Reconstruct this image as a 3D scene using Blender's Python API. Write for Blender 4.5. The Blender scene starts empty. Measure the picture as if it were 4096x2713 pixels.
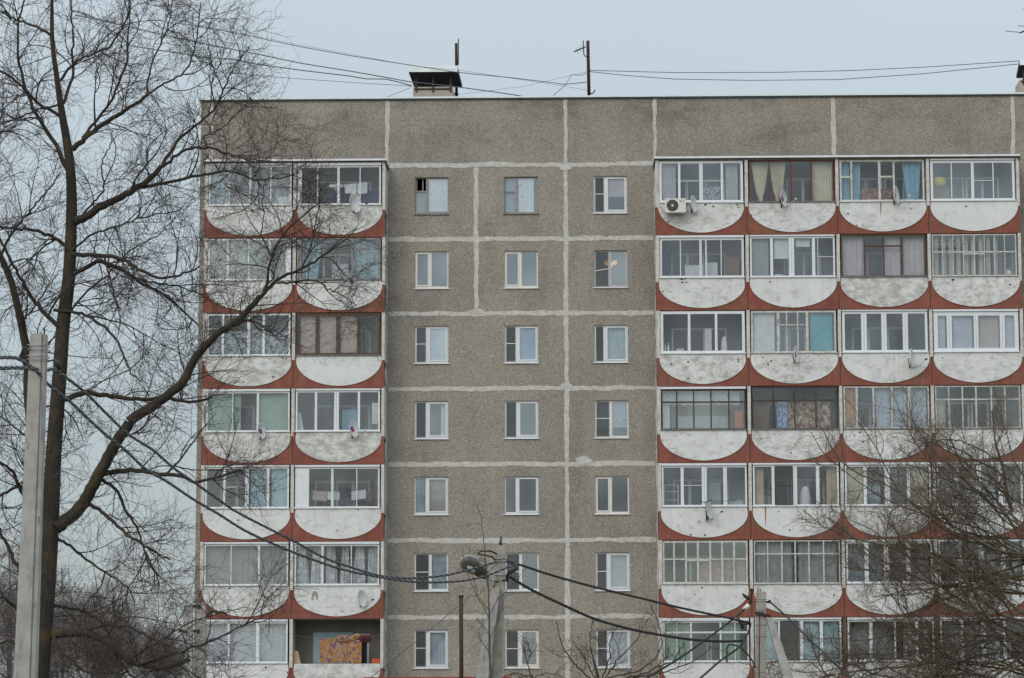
import bpy, math, random
import numpy as np
from mathutils import Vector, Matrix
random.seed(7)
RNG = np.random.default_rng(11)
rad = math.radians
sc = bpy.context.scene
col = sc.collection

# ------------------------------------------------------------------ camera
# facade is the plane y = 0, x to the right, z up; the camera stands in front of it on the ground
W0, H0 = 4096.0, 2713.0
F_PX, CX, CD, CZ = 12867.6, 10.8645, 117.3205, 1.70
PIT, YAW, ROL = 0.1517, -0.0247, -0.0018
cp, sp, cy, sy = math.cos(PIT), math.sin(PIT), math.cos(YAW), math.sin(YAW)
FWD = Vector((sy * cp, cy * cp, sp))
_r = Vector((cy, -sy, 0.0)); _u = _r.cross(FWD)
RGT = _r * math.cos(ROL) + _u * math.sin(ROL)
UPV = -_r * math.sin(ROL) + _u * math.cos(ROL)
CAM = Vector((CX, -CD, CZ))
cam_d = bpy.data.cameras.new('camera')
cam_d.sensor_width = 36.0
cam_d.lens = F_PX / W0 * 36.0
cam_d.clip_start, cam_d.clip_end = 0.5, 6000.0
cam = bpy.data.objects.new('camera', cam_d)
col.objects.link(cam)
cam.matrix_world = Matrix(((RGT.x, UPV.x, -FWD.x, CAM.x), (RGT.y, UPV.y, -FWD.y, CAM.y),
                           (RGT.z, UPV.z, -FWD.z, CAM.z), (0, 0, 0, 1)))
sc.camera = cam


def at(u, v, y):
    """point of the plane at depth y seen at photograph pixel u, v"""
    d = FWD + RGT * ((u - W0 / 2) / F_PX) - UPV * ((v - H0 / 2) / F_PX)
    return CAM + d * ((y + CD) / d.y)


# ------------------------------------------------------------------ sky, sun, exposure
world = bpy.data.worlds.new('World')
sc.world = world
world.use_nodes = True
nt = world.node_tree
nt.nodes.clear()
SUN_EL, SUN_AZ = rad(38), rad(205)
sky = nt.nodes.new('ShaderNodeTexSky')
sky.sky_type = 'NISHITA'; sky.sun_disc = False
sky.sun_elevation = SUN_EL; sky.sun_rotation = SUN_AZ
sky.dust_density = 4.0; sky.air_density = 1.0; sky.ozone_density = 2.0
bg1 = nt.nodes.new('ShaderNodeBackground'); bg1.inputs['Strength'].default_value = 0.05
nt.links.new(sky.outputs[0], bg1.inputs[0])
tc = nt.nodes.new('ShaderNodeTexCoord')
sep = nt.nodes.new('ShaderNodeSeparateXYZ')
nt.links.new(tc.outputs['Generated'], sep.inputs[0])
mr = nt.nodes.new('ShaderNodeMapRange')          # overcast sky: brighter towards the zenith
mr.inputs['From Min'].default_value = 0.0; mr.inputs['From Max'].default_value = 1.0
mr.inputs['To Min'].default_value = 0.27; mr.inputs['To Max'].default_value = 1.15
nt.links.new(sep.outputs['Z'], mr.inputs['Value'])
ns = nt.nodes.new('ShaderNodeTexNoise'); ns.inputs['Scale'].default_value = 3.0; ns.inputs['Detail'].default_value = 4
nt.links.new(tc.outputs['Generated'], ns.inputs['Vector'])
mr2 = nt.nodes.new('ShaderNodeMapRange'); mr2.inputs['To Min'].default_value = 0.93; mr2.inputs['To Max'].default_value = 1.07
nt.links.new(ns.outputs['Fac'], mr2.inputs['Value'])
mul = nt.nodes.new('ShaderNodeMath'); mul.operation = 'MULTIPLY'
nt.links.new(mr.outputs[0], mul.inputs[0]); nt.links.new(mr2.outputs[0], mul.inputs[1])
bg2 = nt.nodes.new('ShaderNodeBackground')
bg2.inputs['Color'].default_value = (0.97, 1.06, 1.06, 1)
nt.links.new(mul.outputs[0], bg2.inputs['Strength'])
add = nt.nodes.new('ShaderNodeAddShader')
nt.links.new(bg1.outputs[0], add.inputs[0]); nt.links.new(bg2.outputs[0], add.inputs[1])
wo = nt.nodes.new('ShaderNodeOutputWorld')
nt.links.new(add.outputs[0], wo.inputs[0])
sun_d = bpy.data.lights.new('sun', 'SUN')
sun_d.energy = 0.7; sun_d.angle = rad(40); sun_d.color = (1.0, 0.97, 0.93)
sun = bpy.data.objects.new('sun', sun_d); col.objects.link(sun)
_sd = Vector((math.sin(SUN_AZ) * math.cos(SUN_EL), math.cos(SUN_AZ) * math.cos(SUN_EL), math.sin(SUN_EL)))
sun.rotation_euler = _sd.to_track_quat('Z', 'Y').to_euler()
sc.view_settings.view_transform = 'Standard'
sc.view_settings.look = 'None'
sc.view_settings.exposure = 0.0
sc.view_settings.gamma = 1.0
sc.cycles.max_bounces = 6
sc.cycles.transparent_max_bounces = 16
sc.cycles.caustics_reflective = False
sc.cycles.caustics_refractive = False

# ------------------------------------------------------------------ materials
M = {}


def node_mat(name):
    m = bpy.data.materials.new(name); m.use_nodes = True
    t = m.node_tree
    return m, t, t.nodes['Principled BSDF'], t.nodes, t.links


def ramp(N, L, fac, stops):
    r = N.new('ShaderNodeValToRGB')
    e = r.color_ramp.elements
    while len(e) < len(stops): e.new(0.5)
    for k, (p, c) in enumerate(stops):
        e[k].position = p; e[k].color = (*c, 1)
    L.new(fac, r.inputs[0])
    return r.outputs[0]


def coords(N, L, rnd=True, scale=None):
    tcn = N.new('ShaderNodeTexCoord')
    out = tcn.outputs['Object']
    if rnd:
        oi = N.new('ShaderNodeObjectInfo')
        ad = N.new('ShaderNodeVectorMath'); ad.operation = 'MULTIPLY_ADD'
        L.new(oi.outputs['Random'], ad.inputs[0]); ad.inputs[1].default_value = (57, 31, 83); L.new(out, ad.inputs[2])
        out = ad.outputs[0]
    if scale:
        mp = N.new('ShaderNodeVectorMath'); mp.operation = 'MULTIPLY'
        L.new(out, mp.inputs[0]); mp.inputs[1].default_value = scale
        out = mp.outputs[0]
    return out


def noise(N, L, vec, s, d=3, r=0.6):
    n = N.new('ShaderNodeTexNoise'); n.inputs['Scale'].default_value = s; n.inputs['Detail'].default_value = d
    n.inputs['Roughness'].default_value = r
    L.new(vec, n.inputs['Vector'])
    return n.outputs['Fac']


def mix(N, L, fac, a, b, mode='MIX'):
    x = N.new('ShaderNodeMix'); x.data_type = 'RGBA'; x.blend_type = mode
    if isinstance(fac, (int, float)): x.inputs[0].default_value = fac
    else: L.new(fac, x.inputs[0])
    for s, v in ((6, a), (7, b)):
        if isinstance(v, tuple): x.inputs[s].default_value = (*v, 1)
        else: L.new(v, x.inputs[s])
    return x.outputs[2]


def bump(N, L, B, h, st=0.3, dist=0.02):
    b = N.new('ShaderNodeBump'); b.inputs['Strength'].default_value = st; b.inputs['Distance'].default_value = dist
    L.new(h, b.inputs['Height']); L.new(b.outputs[0], B.inputs['Normal'])


def plain(name, c, rough=0.7, var=0.15, ns=6.0, metal=0.0, dirt=None):
    """painted or bare surface with blotchy variation, per-object offset"""
    m, t, B, N, L = node_mat(name)
    v = coords(N, L)
    f = noise(N, L, v, ns, 5)
    lo = tuple(x * (1 - var) for x in c); hi = tuple(min(1, x * (1 + var)) for x in c)
    k = ramp(N, L, f, [(0.3, lo), (0.7, hi)])
    if dirt:
        f2 = noise(N, L, coords(N, L, True, (3, 3, 0.6)), 3.0, 6, 0.75)
        g = ramp(N, L, f2, [(dirt[1], (0, 0, 0)), (dirt[1] + 0.12, (1, 1, 1))])
        k = mix(N, L, g, k, dirt[0])
    L.new(k, B.inputs['Base Color'])
    B.inputs['Roughness'].default_value = rough; B.inputs['Metallic'].default_value = metal
    M[name] = m
    return m


def mat_pebble():
    m, t, B, N, L = node_mat('pebble_dash')
    v = coords(N, L, False)
    vo = N.new('ShaderNodeTexVoronoi'); vo.inputs['Scale'].default_value = 72.0
    L.new(v, vo.inputs['Vector'])
    sepc = N.new('ShaderNodeSeparateColor'); L.new(vo.outputs['Color'], sepc.inputs[0])
    chips = ramp(N, L, sepc.outputs[0], [(0.0, (0.06, 0.055, 0.05)), (0.10, (0.162, 0.154, 0.138)), (0.45, (0.250, 0.238, 0.212)),
                                         (0.80, (0.325, 0.308, 0.276)), (0.93, (0.43, 0.39, 0.325)), (1.0, (0.66, 0.65, 0.62))])
    big = noise(N, L, v, 0.35, 5, 0.65)
    tint = ramp(N, L, big, [(0.32, (0.89, 0.89, 0.905)), (0.68, (1.16, 1.145, 1.12))])
    k = mix(N, L, 1.0, chips, tint, 'MULTIPLY')
    wv = coords(N, L, False, (0.75, 1.0, 0.30))                       # rain streaks running down
    st = noise(N, L, wv, 1.0, 5, 0.7)
    k = mix(N, L, 1.0, k, ramp(N, L, st, [(0.28, (0.78, 0.79, 0.80)), (0.52, (1.03, 1.02, 1.01))]), 'MULTIPLY')
    ye = noise(N, L, v, 1.4, 4)
    k = mix(N, L, ramp(N, L, ye, [(0.5, (0, 0, 0)), (0.75, (0.16, 0.16, 0.16))]), k, (0.25, 0.20, 0.125))
    sx = N.new('ShaderNodeSeparateXYZ'); L.new(v, sx.inputs[0])
    zr = N.new('ShaderNodeMapRange'); L.new(sx.outputs['Z'], zr.inputs['Value']); zr.inputs['From Min'].default_value = 26.4; zr.inputs['From Max'].default_value = 27.2; zr.inputs['To Min'].default_value = 0.0; zr.inputs['To Max'].default_value = 1.0
    sn = noise(N, L, coords(N, L, False, (0.33, 1.0, 0.9)), 1.0, 7, 0.72)
    sk = mix(N, L, 1.0, ramp(N, L, sn, [(0.50, (0, 0, 0)), (0.64, (0.42, 0.42, 0.42))]), zr.outputs[0], 'MULTIPLY')
    k = mix(N, L, sk, k, (0.075, 0.072, 0.066))
    L.new(k, B.inputs['Base Color']); B.inputs['Roughness'].default_value = 0.95
    bump(N, L, B, vo.outputs['Distance'], 0.35, 0.02)
    M['pebble'] = m


def mat_white():
    """whitewashed balcony fronts: cracks, mould and worn patches"""
    m, t, B, N, L = node_mat('whitewash')
    v = coords(N, L)
    f = noise(N, L, v, 1.6, 6, 0.65)
    k = ramp(N, L, f, [(0.26, (0.53, 0.545, 0.55)), (0.50, (0.645, 0.665, 0.675)), (0.75, (0.715, 0.735, 0.745))])
    oi = N.new('ShaderNodeObjectInfo')
    d = noise(N, L, coords(N, L, True, (1.0, 1.0, 1.6)), 3.2, 9, 0.78)
    thr = N.new('ShaderNodeMapRange'); L.new(oi.outputs['Random'], thr.inputs['Value'])
    thr.inputs['To Min'].default_value = 0.09; thr.inputs['To Max'].default_value = -0.08
    ad = N.new('ShaderNodeMath'); ad.operation = 'ADD'; L.new(d, ad.inputs[0]); L.new(thr.outputs[0], ad.inputs[1])
    k = mix(N, L, ramp(N, L, ad.outputs[0], [(0.50, (0, 0, 0)), (0.66, (0.75, 0.75, 0.75))]), k, (0.30, 0.29, 0.265))
    br = N.new('ShaderNodeTexBrick'); br.inputs['Scale'].default_value = 1.0
    br.inputs['Brick Width'].default_value = 0.42; br.inputs['Row Height'].default_value = 0.17; br.inputs['Mortar Size'].default_value = 0.012
    br.inputs['Color1'].default_value = br.inputs['Color2'].default_value = (0, 0, 0, 1); br.inputs['Mortar'].default_value = (1, 1, 1, 1)
    mp = N.new('ShaderNodeMapping'); mp.inputs['Rotation'].default_value = (rad(90), 0, 0); L.new(v, mp.inputs[0])
    L.new(mp.outputs[0], br.inputs['Vector'])
    ob = N.new('ShaderNodeMath'); ob.operation = 'MULTIPLY_ADD'; L.new(oi.outputs['Random'], ob.inputs[0]); ob.inputs[1].default_value = 7.31; ob.inputs[2].default_value = 0.0
    ofr = N.new('ShaderNodeMath'); ofr.operation = 'FRACT'; L.new(ob.outputs[0], ofr.inputs[0])
    osc = N.new('ShaderNodeMath'); osc.operation = 'MULTIPLY_ADD'; L.new(ofr.outputs[0], osc.inputs[0]); osc.inputs[1].default_value = 0.20; osc.inputs[2].default_value = -0.14
    oad = N.new('ShaderNodeMath'); oad.operation = 'ADD'; L.new(osc.outputs[0], oad.inputs[0]); L.new(noise(N, L, v, 2.3, 5, .7), oad.inputs[1])
    cr = ramp(N, L, oad.outputs[0], [(0.52, (0, 0, 0)), (0.70, (0.45, 0.45, 0.45))])
    k = mix(N, L, mix(N, L, 1.0, br.outputs[0], cr, 'MULTIPLY'), k, (0.22, 0.21, 0.19))
    vo = N.new('ShaderNodeTexVoronoi'); vo.inputs['Scale'].default_value = 1.7; L.new(v, vo.inputs['Vector'])
    k = mix(N, L, ramp(N, L, vo.outputs['Distance'], [(0.06, (1, 1, 1)), (0.075, (0, 0, 0))]), k, (0.10, 0.085, 0.07))
    s = noise(N, L, coords(N, L, True, (5, 1, 0.5)), 1.2, 5, 0.7)
    k = mix(N, L, ramp(N, L, s, [(0.56, (0, 0, 0)), (0.76, (0.4, 0.4, 0.4))]), k, (0.33, 0.31, 0.275))
    L.new(k, B.inputs['Base Color']); B.inputs['Roughness'].default_value = 0.9
    bump(N, L, B, d, 0.12, 0.02)
    M['white'] = m


def mat_red():
    m, t, B, N, L = node_mat('red_paint')
    v = coords(N, L)
    f = noise(N, L, v, 2.2, 7, 0.7)
    k = ramp(N, L, f, [(0.28, (0.155, 0.054, 0.040)), (0.52, (0.235, 0.070, 0.049)), (0.76, (0.30, 0.112, 0.082))])
    d = noise(N, L, coords(N, L, True, (1.5, 1, 0.7)), 1.5, 8, 0.75)
    k = mix(N, L, ramp(N, L, d, [(0.48, (0, 0, 0)), (0.72, (0.65, 0.65, 0.65))]), k, (0.12, 0.09, 0.07))
    s = noise(N, L, coords(N, L, True, (7, 1, 0.5)), 1.5, 5, 0.7)
    k = mix(N, L, ramp(N, L, s, [(0.55, (0, 0, 0)), (0.74, (0.5, 0.5, 0.5))]), k, (0.33, 0.20, 0.16))
    mo = noise(N, L, v, 0.9, 5, 0.6)
    k = mix(N, L, ramp(N, L, mo, [(0.60, (0, 0, 0)), (0.72, (0.6, 0.6, 0.6))]), k, (0.16, 0.125, 0.03))
    L.new(k, B.inputs['Base Color']); B.inputs['Roughness'].default_value = 0.9
    bump(N, L, B, f, 0.1, 0.02)
    M['red'] = m


def mat_seam():
    m, t, B, N, L = node_mat('mortar_seam')
    f = noise(N, L, coords(N, L, False), 5.0, 6, 0.7)
    k = ramp(N, L, f, [(0.28, (0.37, 0.358, 0.34)), (0.5, (0.48, 0.47, 0.452)), (0.7, (0.63, 0.64, 0.635))])
    f2 = noise(N, L, coords(N, L, False, (0.6, 1, 6)), 3.0, 6, 0.75)
    k = mix(N, L, ramp(N, L, f2, [(0.66, (0, 0, 0)), (0.74, (0.9, 0.9, 0.9))]), k, (0.16, 0.15, 0.14))
    L.new(k, B.inputs['Base Color']); B.inputs['Roughness'].default_value = 0.95
    M['seam'] = m


def mat_glass(name, refl, tint, trans):
    m, t, B, N, L = node_mat(name)
    N.remove(B)
    out = N['Material Output']
    tr = N.new('ShaderNodeBsdfTransparent'); tr.inputs[0].default_value = (*trans, 1)
    gl = N.new('ShaderNodeBsdfGlossy'); gl.inputs['Roughness'].default_value = 0.03
    oi = N.new('ShaderNodeObjectInfo')
    hv = ramp(N, L, oi.outputs['Random'], [(0.0, tint), (0.5, (tint[0] * 0.92, tint[1] * 0.97, tint[2])), (1.0, (tint[0] * 0.97, tint[1], tint[2] * 0.95))])
    L.new(hv, gl.inputs[0])
    f = noise(N, L, coords(N, L, True, (1, 1, 1)), .45, 1)
    r = N.new('ShaderNodeMapRange'); L.new(f, r.inputs['Value'])
    r.inputs['From Min'].default_value = 0.3; r.inputs['From Max'].default_value = 0.7
    r.inputs['To Min'].default_value = refl * 0.7; r.inputs['To Max'].default_value = refl * 1.3
    rv = N.new('ShaderNodeMapRange'); L.new(oi.outputs['Random'], rv.inputs['Value']); rv.inputs['To Min'].default_value = 0.55; rv.inputs['To Max'].default_value = 1.6
    rm_ = N.new('ShaderNodeMath'); rm_.operation = 'MULTIPLY'; L.new(r.outputs[0], rm_.inputs[0]); L.new(rv.outputs[0], rm_.inputs[1])
    mx = N.new('ShaderNodeMixShader')
    L.new(rm_.outputs[0], mx.inputs[0]); L.new(tr.outputs[0], mx.inputs[1]); L.new(gl.outputs[0], mx.inputs[2])
    L.new(mx.outputs[0], out.inputs[0])
    M[name] = m


def mat_net(name, c, cover):
    m, t, B, N, L = node_mat(name)
    out = N['Material Output']
    B.inputs['Base Color'].default_value = (*c, 1); B.inputs['Roughness'].default_value = 0.9
    tr = N.new('ShaderNodeBsdfTransparent')
    mx = N.new('ShaderNodeMixShader'); mx.inputs[0].default_value = cover
    L.new(tr.outputs[0], mx.inputs[1]); L.new(B.outputs[0], mx.inputs[2]); L.new(mx.outputs[0], out.inputs[0])
    M[name] = m


def mat_cloth(name, c, spots=None, cover=1.0, scale=9.0):
    m, t, B, N, L = node_mat(name)
    v = coords(N, L)
    f = noise(N, L, v, 4, 4)
    k = ramp(N, L, f, [(0.3, tuple(x * 0.86 for x in c)), (0.7, tuple(min(1, x * 1.1) for x in c))])
    if spots:
        for j, (sc_, thr, sc_c) in enumerate(spots):
            n2 = noise(N, L, coords(N, L, True, (1 + 0.3 * j, 1, 1 - 0.2 * j)), sc_, 2, 0.5)
            k = mix(N, L, ramp(N, L, n2, [(thr, (0, 0, 0)), (thr + 0.04, (1, 1, 1))]), k, sc_c)
    L.new(k, B.inputs['Base Color']); B.inputs['Roughness'].default_value = 0.95
    if cover < 1:
        out = N['Material Output']
        tr = N.new('ShaderNodeBsdfTransparent')
        mx = N.new('ShaderNodeMixShader'); mx.inputs[0].default_value = cover
        L.new(tr.outputs[0], mx.inputs[1]); L.new(B.outputs[0], mx.inputs[2]); L.new(mx.outputs[0], out.inputs[0])
    M[name] = m


def mat_bark(name, c, moss=0.0):
    m, t, B, N, L = node_mat(name)
    v = coords(N, L, False)
    f = noise(N, L, coords(N, L, False, (1, 1, 0.35)), 14, 5, 0.7)
    k = ramp(N, L, f, [(0.3, tuple(x * 0.55 for x in c)), (0.7, tuple(x * 1.5 for x in c))])
    if moss:
        g = noise(N, L, v, 2.2, 5)
        k = mix(N, L, ramp(N, L, g, [(0.50, (0, 0, 0)), (0.66, (moss, moss, moss))]), k, (0.115, 0.085, 0.018))
    L.new(k, B.inputs['Base Color']); B.inputs['Roughness'].default_value = 0.95
    bump(N, L, B, f, 0.5, 0.03)
    M[name] = m


mat_pebble(); mat_white(); mat_red(); mat_seam()
mat_glass('glass', 0.145, (0.84, 0.93, 1.0), (0.80, 0.83, 0.85))
mat_glass('glass_window', 0.25, (0.80, 0.90, 1.0), (0.72, 0.77, 0.80))
mat_net('net', (0.085, 0.09, 0.095), 0.6)
plain('pvc', (0.65, 0.69, 0.73), 0.45, 0.05, 3)
plain('alum', (0.60, 0.63, 0.66), 0.4, 0.08, 4)
plain('cream_pvc', (0.68, 0.67, 0.64), 0.5, 0.06, 3)
plain('old_white', (0.50, 0.50, 0.48), 0.8, 0.25, 9, dirt=((0.20, 0.17, 0.14), 0.56))
plain('grey_wood', (0.27, 0.26, 0.25), 0.85, 0.3, 9, dirt=((0.13, 0.12, 0.11), 0.55))
plain('brown_wood', (0.085, 0.045, 0.026), 0.7, 0.4, 7)
plain('dark_wood', (0.050, 0.036, 0.032), 0.7, 0.4, 7)
plain('red_wood', (0.13, 0.040, 0.028), 0.7, 0.3, 7)
plain('sill_metal', (0.66, 0.70, 0.74), 0.35, 0.1, 3)
plain('sill_dull', (0.16, 0.17, 0.18), 0.5, 0.2, 5)
plain('pier_paint', (0.54, 0.53, 0.51), 0.9, 0.2, 7, dirt=((0.24, 0.21, 0.18), 0.55))
plain('pier_brown', (0.10, 0.070, 0.052), 0.9, 0.25, 6)
plain('pier_red', (0.22, 0.065, 0.045), 0.9, 0.3, 6, dirt=((0.13, 0.10, 0.07), 0.5))
plain('slab', (0.36, 0.35, 0.33), 0.95, 0.15, 3)
plain('joint_dark', (0.06, 0.05, 0.045), 0.95)
plain('concrete', (0.33, 0.33, 0.32), 0.95, 0.22, 3, dirt=((0.19, 0.185, 0.17), 0.55))
plain('concrete_old', (0.32, 0.305, 0.28), 0.95, 0.2, 4, dirt=((0.20, 0.17, 0.12), 0.58))
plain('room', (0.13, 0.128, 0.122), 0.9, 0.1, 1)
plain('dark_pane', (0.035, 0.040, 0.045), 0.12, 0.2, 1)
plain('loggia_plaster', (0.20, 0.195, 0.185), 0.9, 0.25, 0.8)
plain('plaster', (0.40, 0.385, 0.36), 0.9, 0.08, 2)
plain('black_metal', (0.022, 0.02, 0.02), 0.6, 0.3, 10)
plain('rust', (0.050, 0.029, 0.022), 0.9, 0.4, 10)
plain('rust_mast', (0.030, 0.017, 0.015), 0.9, 0.5, 10)
plain('galv', (0.36, 0.38, 0.40), 0.45, 0.2, 5, 0.3)
plain('trim_light', (0.68, 0.76, 0.80), 0.4, 0.08, 3)
plain('trim_dark', (0.045, 0.075, 0.085), 0.6, 0.2, 3)
plain('bitumen', (0.07, 0.07, 0.07), 0.95)
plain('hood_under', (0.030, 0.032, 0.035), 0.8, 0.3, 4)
plain('shaft', (0.46, 0.40, 0.36), 0.9, 0.12, 3)
plain('dish_white', (0.66, 0.68, 0.68), 0.5, 0.08, 4)
plain('cable_dark', (0.020, 0.020, 0.023), 0.7, 0.2, 20)
plain('cable_grey', (0.16, 0.18, 0.20), 0.5, 0.2, 20)
plain('thin_wire', (0.07, 0.08, 0.09), 0.6)
plain('porcelain', (0.6, 0.6, 0.58), 0.3)
plain('roof_red', (0.30, 0.020, 0.022), 0.5, 0.1, 3)
plain('shed_wall', (0.35, 0.30, 0.24), 0.9)
plain('lens', (0.10, 0.098, 0.09), 0.25, 0.3, 6)
plain('lamp_grey', (0.34, 0.34, 0.33), 0.5, 0.25, 6)
plain('lamp_dark', (0.085, 0.083, 0.08), 0.6, 0.4, 14)
plain('ac_white', (0.62, 0.61, 0.585), 0.5, 0.04, 2)
plain('ac_black', (0.030, 0.030, 0.031), 0.6)
plain('logo_red', (0.55, 0.03, 0.05), 0.6, 0.0); plain('logo_blue', (0.03, 0.08, 0.45), 0.6, 0.0); plain('logo_grey', (0.2, 0.2, 0.2), 0.6, 0.0)
plain('ground', (0.15, 0.14, 0.10), 0.95, 0.3, 0.2)
plain('orange_wood', (0.42, 0.19, 0.055), 0.6, 0.3, 2, dirt=((0.04, 0.03, 0.02), 0.52))
mat_cloth('c_white', (0.70, 0.72, 0.73)); mat_cloth('c_cream', (0.60, 0.54, 0.40)); mat_cloth('c_beige', (0.50, 0.385, 0.27))
mat_cloth('c_paleblue', (0.36, 0.52, 0.58)); mat_cloth('c_blue', (0.22, 0.42, 0.55)); mat_cloth('c_turq', (0.10, 0.38, 0.44))
mat_cloth('c_pink', (0.50, 0.40, 0.37)); mat_cloth('c_lilac', (0.52, 0.46, 0.48)); mat_cloth('c_rosy', (0.44, 0.34, 0.28))
mat_cloth('c_green', (0.42, 0.58, 0.50)); mat_cloth('c_green2', (0.26, 0.42, 0.30)); mat_cloth('c_grey', (0.30, 0.31, 0.31))
mat_cloth('c_foil', (0.46, 0.48, 0.49), [(6, 0.55, (0.72, 0.74, 0.75))]); mat_cloth('c_lav', (0.50, 0.55, 0.65))
mat_cloth('c_lace', (0.56, 0.60, 0.66), [(16, 0.53, (0.30, 0.33, 0.38))]); mat_cloth('c_lace2', (0.50, 0.55, 0.60), [(12, 0.52, (0.10, 0.11, 0.13))], 0.75)
mat_cloth('c_sheer', (0.42, 0.46, 0.46), None, 0.7); mat_cloth('c_stripe', (0.50, 0.47, 0.39)); mat_cloth('c_greyblue', (0.33, 0.40, 0.45))
mat_cloth('c_darkblue', (0.035, 0.05, 0.13)); mat_cloth('c_maroon', (0.14, 0.03, 0.05)); mat_cloth('c_pinkfab', (0.42, 0.27, 0.25), [(10, 0.55, (0.5, 0.38, 0.36))])
mat_cloth('c_floral', (0.36, 0.185, 0.04), [(12, 0.57, (0.36, 0.26, 0.25)), (8, 0.54, (0.13, 0.07, 0.17)), (16, 0.62, (0.40, 0.32, 0.36)), (22, 0.66, (0.05, 0.02, 0.12))])
mat_cloth('c_bluepane', (0.30, 0.40, 0.62))
mat_cloth('c_brownflower', (0.40, 0.32, 0.25), [(5, 0.52, (0.19, 0.105, 0.075)), (8, 0.58, (0.62, 0.54, 0.45))])
mat_cloth('c_carpet', (0.22, 0.07, 0.055), [(9, 0.5, (0.33, 0.20, 0.14))]); mat_cloth('c_bluestripe', (0.20, 0.28, 0.50), [(9, 0.5, (0.40, 0.50, 0.68))])
mat_cloth('c_yellow', (0.62, 0.50, 0.02)); mat_cloth('c_orange', (0.52, 0.10, 0.045)); mat_cloth('c_board', (0.66, 0.67, 0.68))
mat_cloth('c_brownbox', (0.24, 0.155, 0.10)); mat_cloth('c_foilpane', (0.88, 0.93, 0.92), [(3, 0.62, (0.52, 0.58, 0.58))])
mat_cloth('c_bottle', (0.20, 0.38, 0.52)); mat_cloth('c_mint', (0.40, 0.52, 0.52), [(5, 0.55, (0.55, 0.58, 0.45))]); mat_cloth('c_plum', (0.09, 0.02, 0.035))
mat_bark('bark', (0.032, 0.027, 0.022), 0.35); mat_bark('twig', (0.058, 0.046, 0.040))
mat_bark('bark_green', (0.095, 0.080, 0.056), 0.35); mat_bark('twig_green', (0.14, 0.112, 0.083), 0.2)
mat_bark('twig_red', (0.095, 0.078, 0.066)); mat_bark('twig_hazy', (0.16, 0.142, 0.145))  # far twigs are paler: distance haze painted into the colour
_m, _t, _B, _N, _L = node_mat('lamp_glow')
_B.inputs['Emission Color'].default_value = (1.0, 0.55, 0.18, 1); _B.inputs['Emission Strength'].default_value = 0.8
_B.inputs['Base Color'].default_value = (0.8, 0.5, 0.2, 1); M['glow'] = _m


# ------------------------------------------------------------------ mesh builder and object helpers
class MB:
    def __init__(s):
        s.v, s.f, s.mi, s.mats, s.cur, s.sm = [], [], [], [], 0, []

    def use(s, mat):
        if mat not in s.mats: s.mats.append(mat)
        s.cur = s.mats.index(mat); return s

    def face(s, idx, smooth=False):
        s.f.append(idx); s.mi.append(s.cur); s.sm.append(smooth)

    def box(s, x0, x1, y0, y1, z0, z1):
        b = len(s.v)
        s.v += [(x0, y0, z0), (x1, y0, z0), (x1, y1, z0), (x0, y1, z0), (x0, y0, z1), (x1, y0, z1), (x1, y1, z1), (x0, y1, z1)]
        for q in ((0, 3, 2, 1), (4, 5, 6, 7), (0, 1, 5, 4), (1, 2, 6, 5), (2, 3, 7, 6), (3, 0, 4, 7)):
            s.face([b + i for i in q])
        return s

    def quad(s, a, b_, c, d):
        b = len(s.v); s.v += [tuple(a), tuple(b_), tuple(c), tuple(d)]; s.face([b, b + 1, b + 2, b + 3]); return s

    def prism(s, pts, y0, y1):
        """polygon of (x, z) pushed from y0 (front) to y1"""
        n = len(pts); b = len(s.v)
        s.v += [(x, y0, z) for x, z in pts] + [(x, y1, z) for x, z in pts]
        s.face([b + i for i in range(n)]); s.face([b + n + i for i in reversed(range(n))])
        for i in range(n):
            j = (i + 1) % n
            s.face([b + j, b + i, b + n + i, b + n + j])
        return s

    def loft(s, rings, cap=True, smooth=False):
        n = len(rings[0]); b = len(s.v)
        for r in rings: s.v += [tuple(p) for p in r]
        for k in range(len(rings) - 1):
            for i in range(n):
                j = (i + 1) % n
                s.face([b + k * n + i, b + k * n + j, b + (k + 1) * n + j, b + (k + 1) * n + i], smooth)
        if cap:
            s.face([b + i for i in reversed(range(n))]); s.face([b + (len(rings) - 1) * n + i for i in range(n)])
        return s

    def tube(s, pts, r, n=6, cap=True):
        pts = [Vector(p) for p in pts]
        if not isinstance(r, (list, tuple)): r = [r] * len(pts)
        rings = []
        ref = Vector((0, 0, 1))
        for i, p in enumerate(pts):
            t = (pts[min(i + 1, len(pts) - 1)] - pts[max(i - 1, 0)])
            t.normalize()
            rr = ref if abs(t.dot(ref)) < 0.95 else Vector((0, 1, 0))
            a = t.cross(rr).normalized(); c = t.cross(a)
            rings.append([p + (a * math.cos(2 * math.pi * k / n) + c * math.sin(2 * math.pi * k / n)) * r[i] for k in range(n)])
        return s.loft(rings, cap, True)

    def build(s, name, mat=None, parent=None, loc=None):
        me = bpy.data.meshes.new(name)
        v = s.v
        if loc is not None:
            v = [(a - loc[0], b - loc[1], c - loc[2]) for a, b, c in v]
        me.from_pydata([tuple(p) for p in v], [], s.f)
        for k in (s.mats or [mat]): me.materials.append(M[k])
        if s.mats: me.polygons.foreach_set('material_index', s.mi)
        me.polygons.foreach_set('use_smooth', s.sm)
        o = bpy.data.objects.new(name, me)
        col.objects.link(o)
        if parent: o.parent = parent
        if loc is not None: o.location = loc
        return o


def tag(o, label=None, cat=None, group=None, kind=None):
    if label: o['label'] = label
    if cat: o['category'] = cat
    if group: o['group'] = group
    if kind: o['kind'] = kind
    return o


def empty(name, loc, label=None, cat=None, group=None):
    o = bpy.data.objects.new(name, None); col.objects.link(o); o.location = loc
    return tag(o, label, cat, group)


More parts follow.
